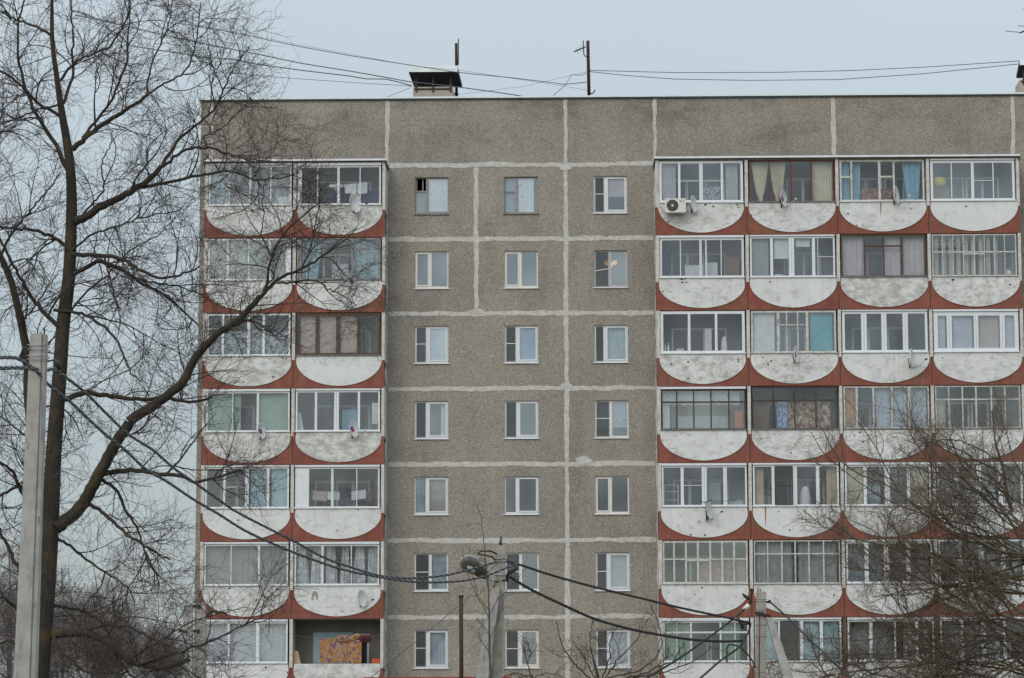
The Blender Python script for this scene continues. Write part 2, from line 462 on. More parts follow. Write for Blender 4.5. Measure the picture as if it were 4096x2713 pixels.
# inside a thing whose Empty sits at loc the parts are built in world space and shifted by -loc
def part(mb, name, mat, root):
    l = Vector(root.location)
    p = root.parent
    while p: l += Vector(p.location); p = p.parent
    s2 = MB(); s2.v = [(a - l.x, b - l.y, c - l.z) for a, b, c in mb.v]; s2.f, s2.mi, s2.mats, s2.sm = mb.f, mb.mi, mb.mats, mb.sm
    return s2.build(name, mat, root)


# ------------------------------------------------------------------ the setting: ground
g = MB()
g.box(-3000, 3000, -300, 4000, -1.0, 0.0)
tag(g.build('ground', 'ground'), kind='structure')

# ------------------------------------------------------------------ the block of flats
WM, HF, ZT = 3.3234, 2.8, 26.2            # module width, storey height, top of the ninth storey
ZB = 2.9155 - HF
XL = at(797, 1000, 0).x                    # left corner
XR = 11.0 * WM                             # runs on past the frame
ZR = at(1548, 399, 0).z                    # top of the attic panels
BY = -1.20                                 # balcony front


def J(k): return ZT - k * HF


bld = empty('apartment_building', (0, 0, 0),
            'nine storey grey pebbledash apartment block with red and white scalloped balconies', 'building')

WIN_X = [at(1726, 1388, 0).x, at(2085, 1388, 0).x, at(2444.5, 1388, 0).x]
WIN_W, WIN_T, WIN_B = 1.245, 0.455, 1.845


def wall_with_holes():
    xs = [XL, XR]; holes = []
    for c in WIN_X: xs += [c - WIN_W / 2, c + WIN_W / 2]
    zs = [0.0, ZR]
    for k in range(7): zs += [J(k) - WIN_T, J(k) - WIN_B]
    xs.sort(); zs.sort()
    m = MB().use('pebble')
    rows = set((round(J(k) - WIN_B, 4)) for k in range(7)); cols = set(round(c - WIN_W / 2, 4) for c in WIN_X)
    for i in range(len(xs) - 1):
        for j in range(len(zs) - 1):
            x0, x1, z0, z1 = xs[i], xs[i + 1], zs[j], zs[j + 1]
            if round(x0, 4) in cols and round(z0, 4) in rows:
                dp = 0.16
                for q in (((x0, 0, z0), (x0, dp, z0), (x0, dp, z1), (x0, 0, z1)), ((x1, 0, z1), (x1, dp, z1), (x1, dp, z0), (x1, 0, z0)),
                          ((x0, 0, z1), (x0, dp, z1), (x1, dp, z1), (x1, 0, z1)), ((x1, 0, z0), (x1, dp, z0), (x0, dp, z0), (x0, 0, z0))):
                    m.quad(*q)
            else:
                m.quad((x0, 0, z0), (x1, 0, z0), (x1, 0, z1), (x0, 0, z1))
    DB = 12.0
    m.quad((XL, DB, 0), (XL, 0, 0), (XL, 0, ZR), (XL, DB, ZR))
    m.quad((XR, 0, 0), (XR, DB, 0), (XR, DB, ZR), (XR, 0, ZR))
    m.quad((XR, DB, 0), (XL, DB, 0), (XL, DB, ZR), (XR, DB, ZR))
    return m


part(wall_with_holes(), 'wall', None, bld)
r_ = MB().use('bitumen').box(XL, XR, 0, 12, ZR + 0.002, ZR + 0.05)
r_.use('trim_dark').box(XL - 0.05, XR + .05, -0.06, 0.0, ZR - 0.025, ZR + 0.02)
r_.use('trim_light').box(XL - 0.06, XR + .05, -0.09, 0.3, ZR + 0.022, ZR + 0.085)
part(r_, 'roof', None, bld)

# ragged mortar seams, 6 mm proud of the panels
sm = MB().use('seam')


def ragged(p0, p1, w0, horizontal, step=0.09, y=-0.006):
    n = max(2, int(abs(p1 - p0) / step))
    lo, hi, a, b = [], [], 0.0, 0.0
    for i in range(n + 1):
        a = a * 0.75 + random.gauss(0, 0.011); b = b * 0.75 + random.gauss(0, 0.011)
        lo.append(-w0[1] / 2 + a); hi.append(w0[1] / 2 + b)
    for i in range(n):
        t0 = p0 + (p1 - p0) * i / n; t1 = p0 + (p1 - p0) * (i + 1) / n
        if horizontal: P = [(t0, w0[0] + lo[i]), (t1, w0[0] + lo[i + 1]), (t1, w0[0] + hi[i + 1]), (t0, w0[0] + hi[i])]
        else: P = [(w0[0] + hi[i], t0), (w0[0] + hi[i + 1], t1), (w0[0] + lo[i + 1], t1), (w0[0] + lo[i], t0)]
        sm.quad(*[(x, y, z) for x, z in P])


for x in (-0.98 * WM, WM, 3 * WM, 4 * WM, 6 * WM, 8 * WM):
    ragged(J(0) + 0.07 if x in (3 * WM,) else J(0) + 0.02, ZR - 0.03, (x, 0.145), False)
for k in range(8):
    ragged(WM + 0.08, 4 * WM - 0.08, (J(k), 0.165), True)
ragged(1.5, J(0) - .085, (3 * WM, 0.165), False, y=-0.0095)
ragged(J(2) + .085, J(0) - .085, (2 * WM, 0.155), False, y=-0.0095)
for x in (WM + 0.015, 4 * WM - 0.015):
    ragged(1.5, J(0) + 0.05, (x, 0.052), False, y=-0.013)
part(sm, 'panel_seams', None, bld)
# mortar patches
for (u, v, w, h) in ((2333, 1843, 34, 20), (2266, 1542, 24, 12), (1905, 1246, 30, 12), (2262, 672, 30, 12)):
    c = at(u, v, 0)
    pm = MB().use('seam').prism([(c.x + w / 109 * math.cos(a) * random.uniform(.8, 1.1), c.z + h / 109 * math.sin(a) * random.uniform(.7, 1.1)) for a in
                                 [i * math.pi / 9 for i in range(18)]], -0.016, -0.001)
    part(pm, 'mortar_patch', None, bld)

# ---- windows of the flat wall
# split, frame, left pane: n = insect screen, bar height (None = none), fortochka
WSPEC = {
    (0, 0): (.36, 'grey_wood', '', .62), (0, 1): (.37, 'grey_wood', '', .60), (0, 2): (.36, 'pvc', 'n', .52),
    (1, 0): (.46, 'cream_pvc', '', None), (1, 1): (.48, 'cream_pvc', '', None), (1, 2): (.48, 'grey_pvc', 'n', -.48),
    (2, 0): (.38, 'pvc', 'n', .52), (2, 1): (.38, 'pvc', 'n', .52), (2, 2): (.32, 'pvc', 'n', None),
    (3, 0): (.38, 'pvc', 'n', None), (3, 1): (.39, 'pvc', 'n', None), (3, 2): (.48, 'cream_pvc', 'n', .52),
    (4, 0): (.37, 'pvc', '', None), (4, 1): (.36, 'pvc', '', None), (4, 2): (.46, 'cream_pvc', '', None),
    (5, 0): (.48, 'pvc', 'n', .50), (5, 1): (.47, 'pvc', 'n', .50), (5, 2): (.37, 'pvc', 'n', .50),
    (6, 0): (.40, 'pvc', 'n', .52), (6, 1): (.43, 'cream_pvc', 'n', .50), (6, 2): (.37, 'pvc', 'n', .50),
}
plain('grey_pvc', (0.45, 0.45, 0.45), 0.5, 0.06, 3)
for (k, c), (spl, fm, typ, bar) in WSPEC.items():
    x0, x1 = WIN_X[c] - WIN_W / 2, WIN_X[c] + WIN_W / 2
    z1, z0 = J(k) - WIN_T, J(k) - WIN_B
    xs = x0 + spl * WIN_W
    old = fm == 'grey_wood'
    fb = 0.05 if not old else 0.035
    f = MB().use(fm)
    ya, yb = 0.07, 0.13
    f.box(x0, x1, ya, yb, z0, z0 + fb + 0.03); f.box(x0, x1, ya, yb, z1 - fb, z1)
    f.box(x0, x0 + fb, ya - .002, yb, z0 + fb + .03, z1 - fb); f.box(x1 - fb, x1, ya - .002, yb, z0 + fb + .03, z1 - fb)
    f.box(xs - 0.045, xs + 0.045, ya - .004, yb, z0 + fb + .03, z1 - fb)
    b = 0.045                                        # the opening sash stands proud of the frame
    if not old and spl < .45:
        f.box(xs + .048, x1 - fb - .002, ya - .02, yb - .01, z0 + fb + .033, z0 + fb + .033 + b); f.box(xs + .048, x1 - fb - .002, ya - .02, yb - .01, z1 - fb - b, z1 - fb - .003)
        f.box(xs + .048, xs + .048 + b, ya - .022, yb - .01, z0 + fb + .033 + b, z1 - fb - b); f.box(x1 - fb - b - .002, x1 - fb - .002, ya - .022, yb - .01, z0 + fb + .033 + b, z1 - fb - b)
    elif not old and typ == '':
        f.box(x0 + fb + .002, xs - .048, ya - .02, yb - .01, z0 + fb + .033, z0 + fb + .033 + b); f.box(x0 + fb + .002, xs - .048, ya - .02, yb - .01, z1 - fb - b, z1 - fb - .003)
        f.box(x0 + fb + .002, x0 + fb + b, ya - .022, yb - .01, z0 + fb + .033 + b, z1 - fb - b); f.box(xs - .048 - b, xs - .048, ya - .022, yb - .01, z0 + fb + .033 + b, z1 - fb - b)
    if old:
        zb = z0 + bar * (z1 - z0)
        f.box(x0 + fb, xs - .045, ya - .01, yb, zb - .03, zb + .03)
    win = part(f, 'window', None, bld)
    gm = MB()
    if (k, c) == (0, 0):                              # the small upper casement stands open
        gm.quad((x0 + .02, .10, z0 + .02), (x1 - .02, .10, z0 + .02), (x1 - .02, .10, zb), (x0 + .02, .10, zb)); gm.quad((xs, .10, zb), (x1 - .02, .10, zb), (x1 - .02, .10, z1 - .02), (xs, .10, z1 - .02))
    else: gm.quad((x0 + .02, .10, z0 + .02), (x1 - .02, .10, z0 + .02), (x1 - .02, .10, z1 - .02), (x0 + .02, .10, z1 - .02))
    part(gm, 'pane', 'glass_window', win)
    if 'n' in typ:
        nm = MB().use('net')
        nm.quad((x0 + fb, .055, z0 + fb), (xs - .045, .055, z0 + fb), (xs - .045, .055, z1 - fb), (x0 + fb, .055, z1 - fb))
        nm.use('pvc' if not (k == 1 and c == 2) else 'grey_pvc')
        t_ = .018
        nm.box(x0 + fb, x0 + fb + t_, .045, .056, z0 + fb, z1 - fb); nm.box(xs - .045 - t_, xs - .045, .045, .056, z0 + fb, z1 - fb)
        if bar and bar > 0:
            zb = z0 + bar * (z1 - z0); nm.use('pvc').box(x0 + fb + t_, xs - .045 - t_, .044, .056, zb - .014, zb + .014)
        elif bar:
            zb = z0 - bar * (z1 - z0)
            nm.use('pvc').loft([[(xx, .044, zz - .014), (xx, .056, zz - .014), (xx, .056, zz + .014), (xx, .044, zz + .014)] for xx, zz in ((x0 + fb, zb - .04), (xs - .05, zb + .04))])
        part(nm, 'insect_screen', None, win)
    if (k, c) == (0, 0):
        q_ = MB().box(xs - .19, xs - .15, .14, .40, zb + .02, z1 - .05).box(x0 + .04, x0 + .075, .125, .14, zb + .03, z1 - .04)
        part(q_, 'open_sash', 'grey_wood', win)
    s_ = MB().box(x0 - .04, x1 + .04, -0.05, .07, z0 - .035, z0 - .004)
    part(s_, 'sill', 'sill_dull' if old else 'sill_metal', win)
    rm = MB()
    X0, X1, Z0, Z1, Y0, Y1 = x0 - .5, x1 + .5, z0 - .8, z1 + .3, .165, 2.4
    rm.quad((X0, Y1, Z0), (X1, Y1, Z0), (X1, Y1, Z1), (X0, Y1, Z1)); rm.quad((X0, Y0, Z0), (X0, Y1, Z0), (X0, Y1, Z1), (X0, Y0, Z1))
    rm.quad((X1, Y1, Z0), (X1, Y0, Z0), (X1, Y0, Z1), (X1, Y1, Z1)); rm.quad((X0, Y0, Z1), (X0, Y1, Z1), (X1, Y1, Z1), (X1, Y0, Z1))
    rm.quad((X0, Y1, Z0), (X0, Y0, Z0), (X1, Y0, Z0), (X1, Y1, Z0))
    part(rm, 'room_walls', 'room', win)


# ------------------------------------------------------------------ balconies
# columns: left block 0,1 ; right block 2..5 (with one more of each row cut by the frame left out)
CELLS = [(-WM, 0.0), (0.0, WM + .015), (4 * WM - .02, 5 * WM), (5 * WM, 6 * WM), (6 * WM, 7 * WM), (7 * WM, 8 * WM + .02)]
ROWN = ['top', 'second', 'third', 'fourth', 'fifth', 'sixth', 'lowest']
COLN = ['far left column', 'second column from left', 'first column of the right block', 'second column of the right block',
        'third column of the right block', 'rightmost column']
ROWN2 = [r + ' row' for r in ROWN]
ORD = ['first', 'second', 'third', 'fourth', 'fifth', 'sixth']


def where(k, c): return '%s, %s balcony from left' % (ROWN2[k], ORD[c])
def lab(d, w):
    t = '%s, %s' % (d, w)
    return t if len(t.split()) <= 15 else t.replace(' balcony from left', ' balcony')


# glazing: frame material, verticals (fraction, width m), transoms [(frac0, frac1, height frac, width)], top visor, solid panels [(f0, f1)]
T, K = .035, .085
G = {}
def gl(k, c, fm, vert, trans=(), visor=0, solid=(), border=.06, sill='sill_metal', screens=()):
    G[(k, c)] = dict(fm=fm, vert=vert, trans=trans, visor=visor, solid=solid, border=border, sill=sill, screens=screens)


V4 = [(.25, T), (.5, K), (.75, T)]
VP = [(.24, K), (.5, .13), (.75, K)]
gl(0, 0, 'alum', V4, visor=.05); gl(0, 1, 'alum', [(.24, T), (.49, K), (.75, T)], visor=.09, solid=[(0, .05)])
gl(1, 0, 'pvc', [(.24, K), (.49, T), (.74, K)], solid=[(.94, 1)]); gl(1, 1, 'grey_wood', [(.04, .06), (.32, .07), (.66, .07), (.18, .02), (.83, .02)], [(.04, .32, .76, .03), (.32, .66, .60, .05), (.66, 1, .76, .03)], sill='sill_dull')
gl(2, 0, 'pvc', [(.19, K), (.50, .11), (.68, K)], [(0, .19, .66, .02), (.5, .68, .62, .02)]); gl(2, 1, 'brown_wood', [(.245, .11), (.495, .11), (.745, .11)], border=.09, sill='sill_dull')
gl(3, 0, 'alum', [(.32, T), (.62, K)], visor=.08); gl(3, 1, 'pvc', [(.24, K), (.485, .17), (.75, K)], visor=.06)
gl(4, 0, 'pvc', [(.23, K), (.5, .13), (.75, .10)], [(.23, .5, .52, .02)], visor=.05); gl(4, 1, 'alum', [(.44, K), (.73, T)], visor=.07, solid=[(0, .165)])
gl(5, 0, 'alum', [(.32, T), (.65, K)], visor=.06); gl(5, 1, 'alum', [(.33, K), (.67, T)], visor=.08)
gl(6, 0, 'pvc', [(.30, K), (.645, .12)], visor=.07)
gl(0, 2, 'pvc', VP, [(.24, .5, .52, .02), (.5, .75, .52, .02)], border=.09); gl(0, 3, 'red_wood', [(.245, .03), (.5, .06), (.74, .06)], border=.04, sill='sill_dull')
gl(0, 4, 'old_white', [(.14, .07), (.47, .09), (.64, .07)], [(0, .14, .60, .07), (.47, .64, .60, .07)], border=.07); gl(0, 5, 'pvc', [(.25, T), (.50, .10), (.745, T)], [(.5, .745, .5, .02)], border=.09, visor=.05)
gl(1, 2, 'alum', [(.245, T), (.485, K), (.55, .05), (.73, T)], border=.08, visor=.08); gl(1, 3, 'pvc', [(.255, .10), (.49, .19), (.75, .11), (.80, .02)], [(.8, 1, .5, .02)], visor=.05)
gl(1, 4, 'brown_wood', [(.28, .05), (.50, .05), (.72, .05)], [(.28, .72, .75, .05)], border=.05, sill='sill_dull')
gl(1, 5, 'old_white', [(.125, .03), (.25, .03), (.37, .03), (.5, .04), (.62, .03), (.74, .03), (.86, .03)], [(0, 1, .58, .05), (.37, .62, .53, .05)], border=.045, sill='old_white')
gl(2, 2, 'pvc', [(.34, .09), (.66, .09)], border=.10); gl(2, 3, 'old_white', [(.32, .10), (.66, .09), (.42, .05), (.55, .05)], [(.32, .66, .68, .04)], border=.07, sill='old_white')
gl(2, 4, 'pvc', [(.255, .20), (.49, .19), (.74, .19)], border=.09, visor=.04); gl(2, 5, 'pvc', [(.185, .19), (.50, .17), (.81, .18)], border=.15, visor=.07)
gl(3, 2, 'dark_wood', [(.185, .05), (.385, .05), (.59, .05), (.80, .05)], [(0, 1, .70, .05)], border=.05, visor=.08, sill='sill_dull')
gl(3, 3, 'dark_wood', [(.25, .07), (.50, .05), (.75, .06)], [(0, 1, .69, .05)], border=.05, sill='sill_dull')
gl(3, 4, 'old_white', [(.155, .08), (.35, .07), (.565, .08), (.77, .11)], border=.05, sill='grey_wood'); gl(3, 5, 'old_white', [(.16, .04), (.32, .05), (.48, .06), (.66, .06), (.82, .05)], [(0, 1, .69, .05)], border=.04, sill='grey_wood')
gl(4, 2, 'pvc', [(.24, .11), (.50, .18), (.745, .13)], [(.24, .5, .52, .02)], visor=.08); gl(4, 3, 'pvc', [(.235, .10), (.49, .15), (.755, .12)], visor=.06, screens=[(.26, .46)])
gl(4, 4, 'pvc', [(.235, .12), (.49, .20), (.74, .12)], visor=.08); gl(4, 5, 'pvc', [(.235, .14), (.49, .18), (.74, .14)], visor=.07)
gl(5, 2, 'old_white', [(.135, .06), (.275, .07), (.415, .07), (.56, .07), (.70, .07), (.84, .07)], [(0, 1, .58, .05), (.275, .56, .55, .05)], border=.07, sill='old_white')
gl(5, 3, 'old_white', [(.16, .035), (.325, .05), (.48, .05), (.64, .05), (.81, .05)], [(0, 1, .70, .045)], border=.04, sill='old_white')
gl(5, 4, 'pvc', [(.235, .14), (.47, .20), (.72, .14)], [(.5, .72, .52, .02)], visor=.06); gl(5, 5, 'pvc', [(.25, .14), (.5, .18), (.75, .14)], [(.25, .5, .52, .02)])
gl(6, 2, 'alum', [(.16, .03), (.325, .06), (.67, .06), (.84, .03)], [(0, 1, .74, .06)], border=.05, visor=.10); gl(6, 3, 'pvc', [(.28, .06), (.53, .18), (.77, .12)], visor=.06, screens=[(.30, .51)])
gl(6, 4, 'pvc', [(.27, .11), (.55, .06), (.8, .11)], visor=.08); gl(6, 5, 'pvc', [(.25, .11), (.5, .15), (.75, .11)], [(.25, .5, .52, .02)], visor=.06)

BAL = {}
PY = -1.14                                       # glass plane


def cell(k, c):
    a, b = CELLS[c]
    fl = J(k + 1)
    gx0 = a + (.10 if c not in (0, 2) else .145); gx1 = b - (.125 if c not in (1, 5) else .165)
    return gx0, gx1, fl + 1.075, J(k) - ZB - .035


for k in range(7):
    for c in range(6):
        a, b = CELLS[c]
        fl = J(k + 1)
        zb, zs, zt = fl - ZB, fl + 1.06, J(k) - ZB - .012
        g0, g1, gz0, gz1 = cell(k, c)
        m = MB().use('red').box(a + .014, b - .014, BY, BY + .09, zb, zs)
        m.use('slab').box(a + .014, b - .014, BY + .092, -.012, zb, fl + .04)
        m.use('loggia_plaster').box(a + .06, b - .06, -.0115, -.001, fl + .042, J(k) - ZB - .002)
        bal = part(m, 'balcony', None, bld)
        BAL[(k, c)] = bal
        # white half-ellipse panel, proud of the red front
        w = (b - a) / 2 - .075 - (.03 if c in (1, 2) else 0)
        xc = (a + b) / 2
        zc = zs - random.uniform(.16, .26); hb = zc - (zb + .075)
        pts = [(xc + w * .985, zs), (xc - w * .985, zs)]
        for i in range(41):
            t = math.pi * i / 40
            pts.append((xc - w * math.copysign(abs(math.cos(t)) ** 1.04, math.cos(t)), zc - hb * math.sin(t)))
        wm = MB().prism(pts[::-1], BY - .03, BY - .001)
        part(wm, 'arch_panel', 'white', bal)
        # side walls
        pmn = 'pier_paint'
        if (k, c) in ((6, 4), (6, 5)): pmn = 'pier_brown'
        sw = MB()
        xa = a + .0
        sw.box(xa - .058 if c not in (0, 2) else a, xa + .058 if c not in (0, 2) else a + .13, BY - .012, -.014, zs - .14, zt)
        part(sw, 'side_wall', pmn, bal)
        if c in (1, 5):
            sw = MB().box(b - .11, b, BY - .012, -.014, zs - .16, zt)
            part(sw, 'side_wall', pmn, bal)
        # dark packing between neighbouring fronts
        jd = MB().box(a - .012, a + .012, BY + .012, BY + .05, zb, zs - .142)
        part(jd, 'expansion_joint', 'joint_dark', bal)
        # back wall: window and door of the flat, standing 2 cm proud
        iw = MB()
        ww = g1 - g0
        mirror = (c % 2 == 1)
        def X(t): return g0 + ww * ((1 - t) if mirror else t)
        for (t0, t1, zl) in ((.14, .54, fl + .95), (.56, .80, fl + .10)):
            xa_, xb_ = sorted((X(t0), X(t1)))
            iw.use('pvc' if random.random() < .8 else 'cream_pvc')
            zh = fl + 2.2
            iw.box(xa_, xb_, -.04, -.012, zl, zl + .07); iw.box(xa_, xb_, -.04, -.012, zh - .07, zh)
            iw.box(xa_, xa_ + .07, -.042, -.012, zl + .07, zh - .07); iw.box(xb_ - .07, xb_, -.042, -.012, zl + .07, zh - .07)
            if t0 < .3: iw.box((xa_ + xb_) / 2 - .05, (xa_ + xb_) / 2 + .05, -.042, -.012, zl + .07, zh - .07)
            if t0 > .3 and random.random() < .5:
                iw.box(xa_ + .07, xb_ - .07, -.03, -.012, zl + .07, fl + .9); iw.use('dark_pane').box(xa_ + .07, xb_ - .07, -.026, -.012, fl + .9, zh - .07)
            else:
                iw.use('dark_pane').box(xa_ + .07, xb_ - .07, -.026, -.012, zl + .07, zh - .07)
        part(iw, 'flat_window', None, bal)
        s = G.get((k, c))
        if not s: continue
        # glazing
        f = MB().use(s['fm'])
        bd = s['border']; y0, y1 = PY - .03, PY + .03
        f.box(g0, g1, y0, y1, gz0, gz0 + bd + .015); f.box(g0, g1, y0, y1, gz1 - bd - s['visor'], gz1)
        za, zz = gz0 + bd + .015, gz1 - bd - s['visor']
        f.box(g0, g0 + bd, y0 - .002, y1, za, zz); f.box(g1 - bd, g1, y0 - .002, y1, za, zz)
        for (t, wd) in s['vert']:
            x = g0 + ww * t
            lo = za
            f.box(x - wd / 2, x + wd / 2, y0 - .004, y1, lo, zz)
            if wd > .12:                                                    # dark strip painted as the shaded gap between two sashes
                f.use('joint_dark').box(x - .003, x + .003, y0 - .006, y0 - .0042, lo, zz); f.use(s['fm'])
        vx = sorted([g0 + bd] + [g0 + ww * t for t, _ in s['vert']] + [g1 - bd])
        for q, (t0, t1, h, wd) in enumerate(s['trans']):
            z = za + (zz - za) * h
            f.box(max(g0 + bd, g0 + ww * t0), min(g1 - bd, g0 + ww * t1), y0 - .008 - .001 * q, y1 - .004, z - wd / 2, z + wd / 2)
        for (t0, t1) in s['solid']:
            f.use('pvc').box(max(g0 + bd, g0 + ww * t0), min(g1 - bd, g0 + ww * t1), y0 - .010, y1, za, zz)
        if s['visor']:
            f.use('pvc').box(g0 - .01, g1 + .01, y0 - .05, y0 - .003, gz1 - s['visor'] + .01, gz1 + .012)
        part(f, 'glazing_frame', None, bal)
        gm = MB().quad((g0 + .01, PY, gz0 + .01), (g1 - .01, PY, gz0 + .01), (g1 - .01, PY, gz1 - .01), (g0 + .01, PY, gz1 - .01))
        part(gm, 'pane', 'glass', bal)
        for (t0, t1) in s['screens']:
            q0, q1 = g0 + ww * t0, g0 + ww * t1
            nm = MB().use('net').quad((q0, y0 - .02, za), (q1, y0 - .02, za), (q1, y0 - .02, zz), (q0, y0 - .02, zz))
            nm.use('dark_wood')
            nm.box(q0 - .02, q0, y0 - .028, y0 - .012, za, zz); nm.box(q1, q1 + .02, y0 - .028, y0 - .012, za, zz)
            nm.box(q0, q1, y0 - .028, y0 - .012, za - .02, za); nm.box(q0, q1, y0 - .028, y0 - .012, zz, zz + .02); nm.box(q0, q1, y0 - .027, y0 - .013, (za + zz) / 2 - .01, (za + zz) / 2 + .01)
            part(nm, 'insect_screen', None, bal)
        sl = MB().box(g0 - .03, g1 + .03, BY - .075, PY - .031, gz0 - .008, gz0 + .028)
        part(sl, 'sill', s['sill'], bal)

# bare patches, rust runs and drilled holes on single white fronts
def find_bal(k, c): return BAL[(k, c)]
plain('rust_run', (0.34, 0.16, 0.05), 0.9, 0.4, 8); plain('bare_render', (0.30, 0.285, 0.26), 0.95, 0.15, 5); plain('hole', (0.035, 0.03, 0.026), 0.95)
yP = BY - .0325


def blob(pts, mat, name, k, c):
    q = [at(u, v, BY - .03) for u, v in pts]
    part(MB().prism([(p.x, p.z) for p in q], yP, BY - .0302), name, mat, find_bal(k, c))


blob([(1245, 2402), (1248, 2374), (1256, 2364), (1268, 2368), (1274, 2384), (1272, 2398), (1266, 2400), (1262, 2384), (1256, 2388), (1252, 2402)], 'bare_render', 'bare_patch', 5, 1)
blob([(3058, 2024), (3066, 2024), (3065, 2050), (3064, 2092), (3062, 2110), (3060, 2080), (3059, 2048)], 'rust_run', 'rust_streak', 4, 3)
blob([(3520, 810), (3526, 810), (3525, 845), (3523, 872), (3521, 840)], 'rust_run', 'rust_streak', 0, 4)
blob([(1170, 1728), (1178, 1728), (1176, 1742), (1171, 1740)], 'rust_run', 'rust_streak', 3, 1)
for (u, v, r, k, c) in ((2727, 1117, 5, 1, 2), (2741, 1115, 4, 1, 2), (2729, 1130, 4, 1, 2), (2745, 1130, 3, 1, 2), (2652, 1166, 3, 1, 2), (2681, 1167, 3, 1, 2), (2948, 820, 3, 0, 2), (2952, 830, 3, 0, 2), (2853, 826, 4, 0, 2),
                        (2954, 1448, 3, 2, 2), (2952, 1440, 3, 2, 2), (2752, 1448, 4, 2, 2), (3052, 1430, 3, 2, 3), (3392, 855, 4, 0, 4), (3645, 836, 3, 0, 4), (3812, 1120, 5, 1, 5), (4040, 1140, 4, 1, 5), (3045, 1755, 3, 3, 3), (3164, 1812, 3, 3, 3),
                        (3770, 1432, 3, 2, 5), (3080, 1128, 4, 1, 3), (1433, 2040, 3, 4, 1), (1348, 2122, 3, 4, 1), (1132, 1434, 3, 2, 0), (1145, 1434, 3, 2, 0), (2763, 2140, 4, 4, 2), (2820, 2141, 4, 4, 2), (3440, 1730, 4, 3, 4), (1371, 2446, 3, 5, 1)):
    blob([(u + r * 1.3 * math.cos(t), v + r * random.uniform(.6, 1.1) * math.sin(t)) for t in [i * math.pi / 4 for i in range(8)]], 'hole', 'drilled_hole', k, c)

# canopies over the top row
for (c0, c1, drop) in ((0, 1, .25), (2, 5, .0)):
    a, b = CELLS[c0][0], CELLS[c1][1]
    zt = J(0) - ZB
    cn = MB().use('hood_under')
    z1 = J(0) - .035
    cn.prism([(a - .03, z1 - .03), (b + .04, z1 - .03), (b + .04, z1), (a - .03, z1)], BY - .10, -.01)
    cn.use('sill_metal').box(a - .03, b + .04, BY - .125, BY - .102, z1 - .04, z1 + .03)
    cn.use('slab').box(a, b, BY + .03, -.012, zt - .005, z1 - .034)
    for xe in (a - .05, b + .02):
        cn.use('trim_dark').box(xe, xe + .03, BY - .10, -.01, z1 - .15, z1 - .032)
    part(cn, 'canopy', None, bld)

# ------------------------------------------------------------------ curtains and things behind the glass
def fx(k, c, t): g0, g1, _, _ = cell(k, c); return g0 + (g1 - g0) * t
def fz(k, c, t): _, _, a, b = cell(k, c); return a + (b - a) * t


def cloth(x0, x1, z0, z1, y, folds, amp, mat, name, top=None, taper=None, scallop=0.0, nz=10, sag=0.0):
    nx = max(8, int(folds * 7))
    m = MB(); ph = random.uniform(0, 6)
    for j in range(nz + 1):
        tz = j / nz
        z = z0 + (z1 - z0) * tz
        wd, cx_ = 1.0, 0.5
        if taper: wd, cx_ = taper(tz)
        for i in range(nx + 1):
            tx = i / nx
            x = x0 + (x1 - x0) * (cx_ + (tx - .5) * wd)
            yy = y + amp * math.sin(tx * folds * 6.283 + ph + .6 * math.sin(tz * 3 + ph)) * (.55 + .45 * math.sin(tz * 2 + tx * 5 + ph))
            dz = -abs(math.sin(tx * folds * 3.1416)) * scallop * (1 - tz) - sag * math.sin(math.pi * tx)
            m.v.append((x, yy, z + dz))
    for j in range(nz):
        for i in range(nx):
            p = j * (nx + 1) + i
            m.face([p, p + 1, p + nx + 2, p + nx + 1], True)
    return m


def thing(mb, name, mat, label, cat, group=None):
    xs = [p[0] for p in mb.v]; ys = [p[1] for p in mb.v]; zs = [p[2] for p in mb.v]
    o = mb.build(name, mat, loc=Vector(((min(xs) + max(xs)) / 2, (min(ys) + max(ys)) / 2, min(zs))))
    return tag(o, label, cat, group)


def cur(k, c, t0, t1, mat, desc, z0=0.0, z1=1.0, folds=None, y=-.98, amp=.03, taper=None, scallop=0, name='curtain', cat='curtain', grp='balcony curtains'):
    x0, x1 = fx(k, c, t0), fx(k, c, t1)
    mb = cloth(x0, x1, fz(k, c, z0), fz(k, c, z1), y, folds or max(2, (x1 - x0) * 5), amp, mat, name, taper=taper, scallop=scallop)
    return thing(mb, name, mat, lab(desc, where(k, c)), cat, grp)


def blind(k, c, t0, t1, mat, desc, z0=0.0, z1=1.0, y=-1.04, name='roller_blind', cat='blind', grp='roller blinds'):
    mb = MB().box(fx(k, c, t0), fx(k, c, t1), y, y + .008, fz(k, c, z0), fz(k, c, z1))
    mb.tube([(fx(k, c, t0), y, fz(k, c, z1)), (fx(k, c, t1), y, fz(k, c, z1))], .02, 6)
    return thing(mb, name, mat, lab(desc, where(k, c)), cat, grp)


def vblind(k, c, t0, t1, mat, desc, n):
    mb = MB()
    x0, x1 = fx(k, c, t0), fx(k, c, t1)
    for i in range(n):
        x = x0 + (x1 - x0) * (i + .5) / n; h = (x1 - x0) / n * .52
        zb, zt = fz(k, c, .0), fz(k, c, 1)
        mb.quad((x - h, -1.0 - .03, zb), (x + h * .9, -1.0 + .03, zb), (x + h * .9, -1.0 + .03, zt), (x - h, -1.0 - .03, zt))
    return thing(mb, 'vertical_blind', mat, lab(desc, where(k, c)), 'blind', 'vertical blinds')


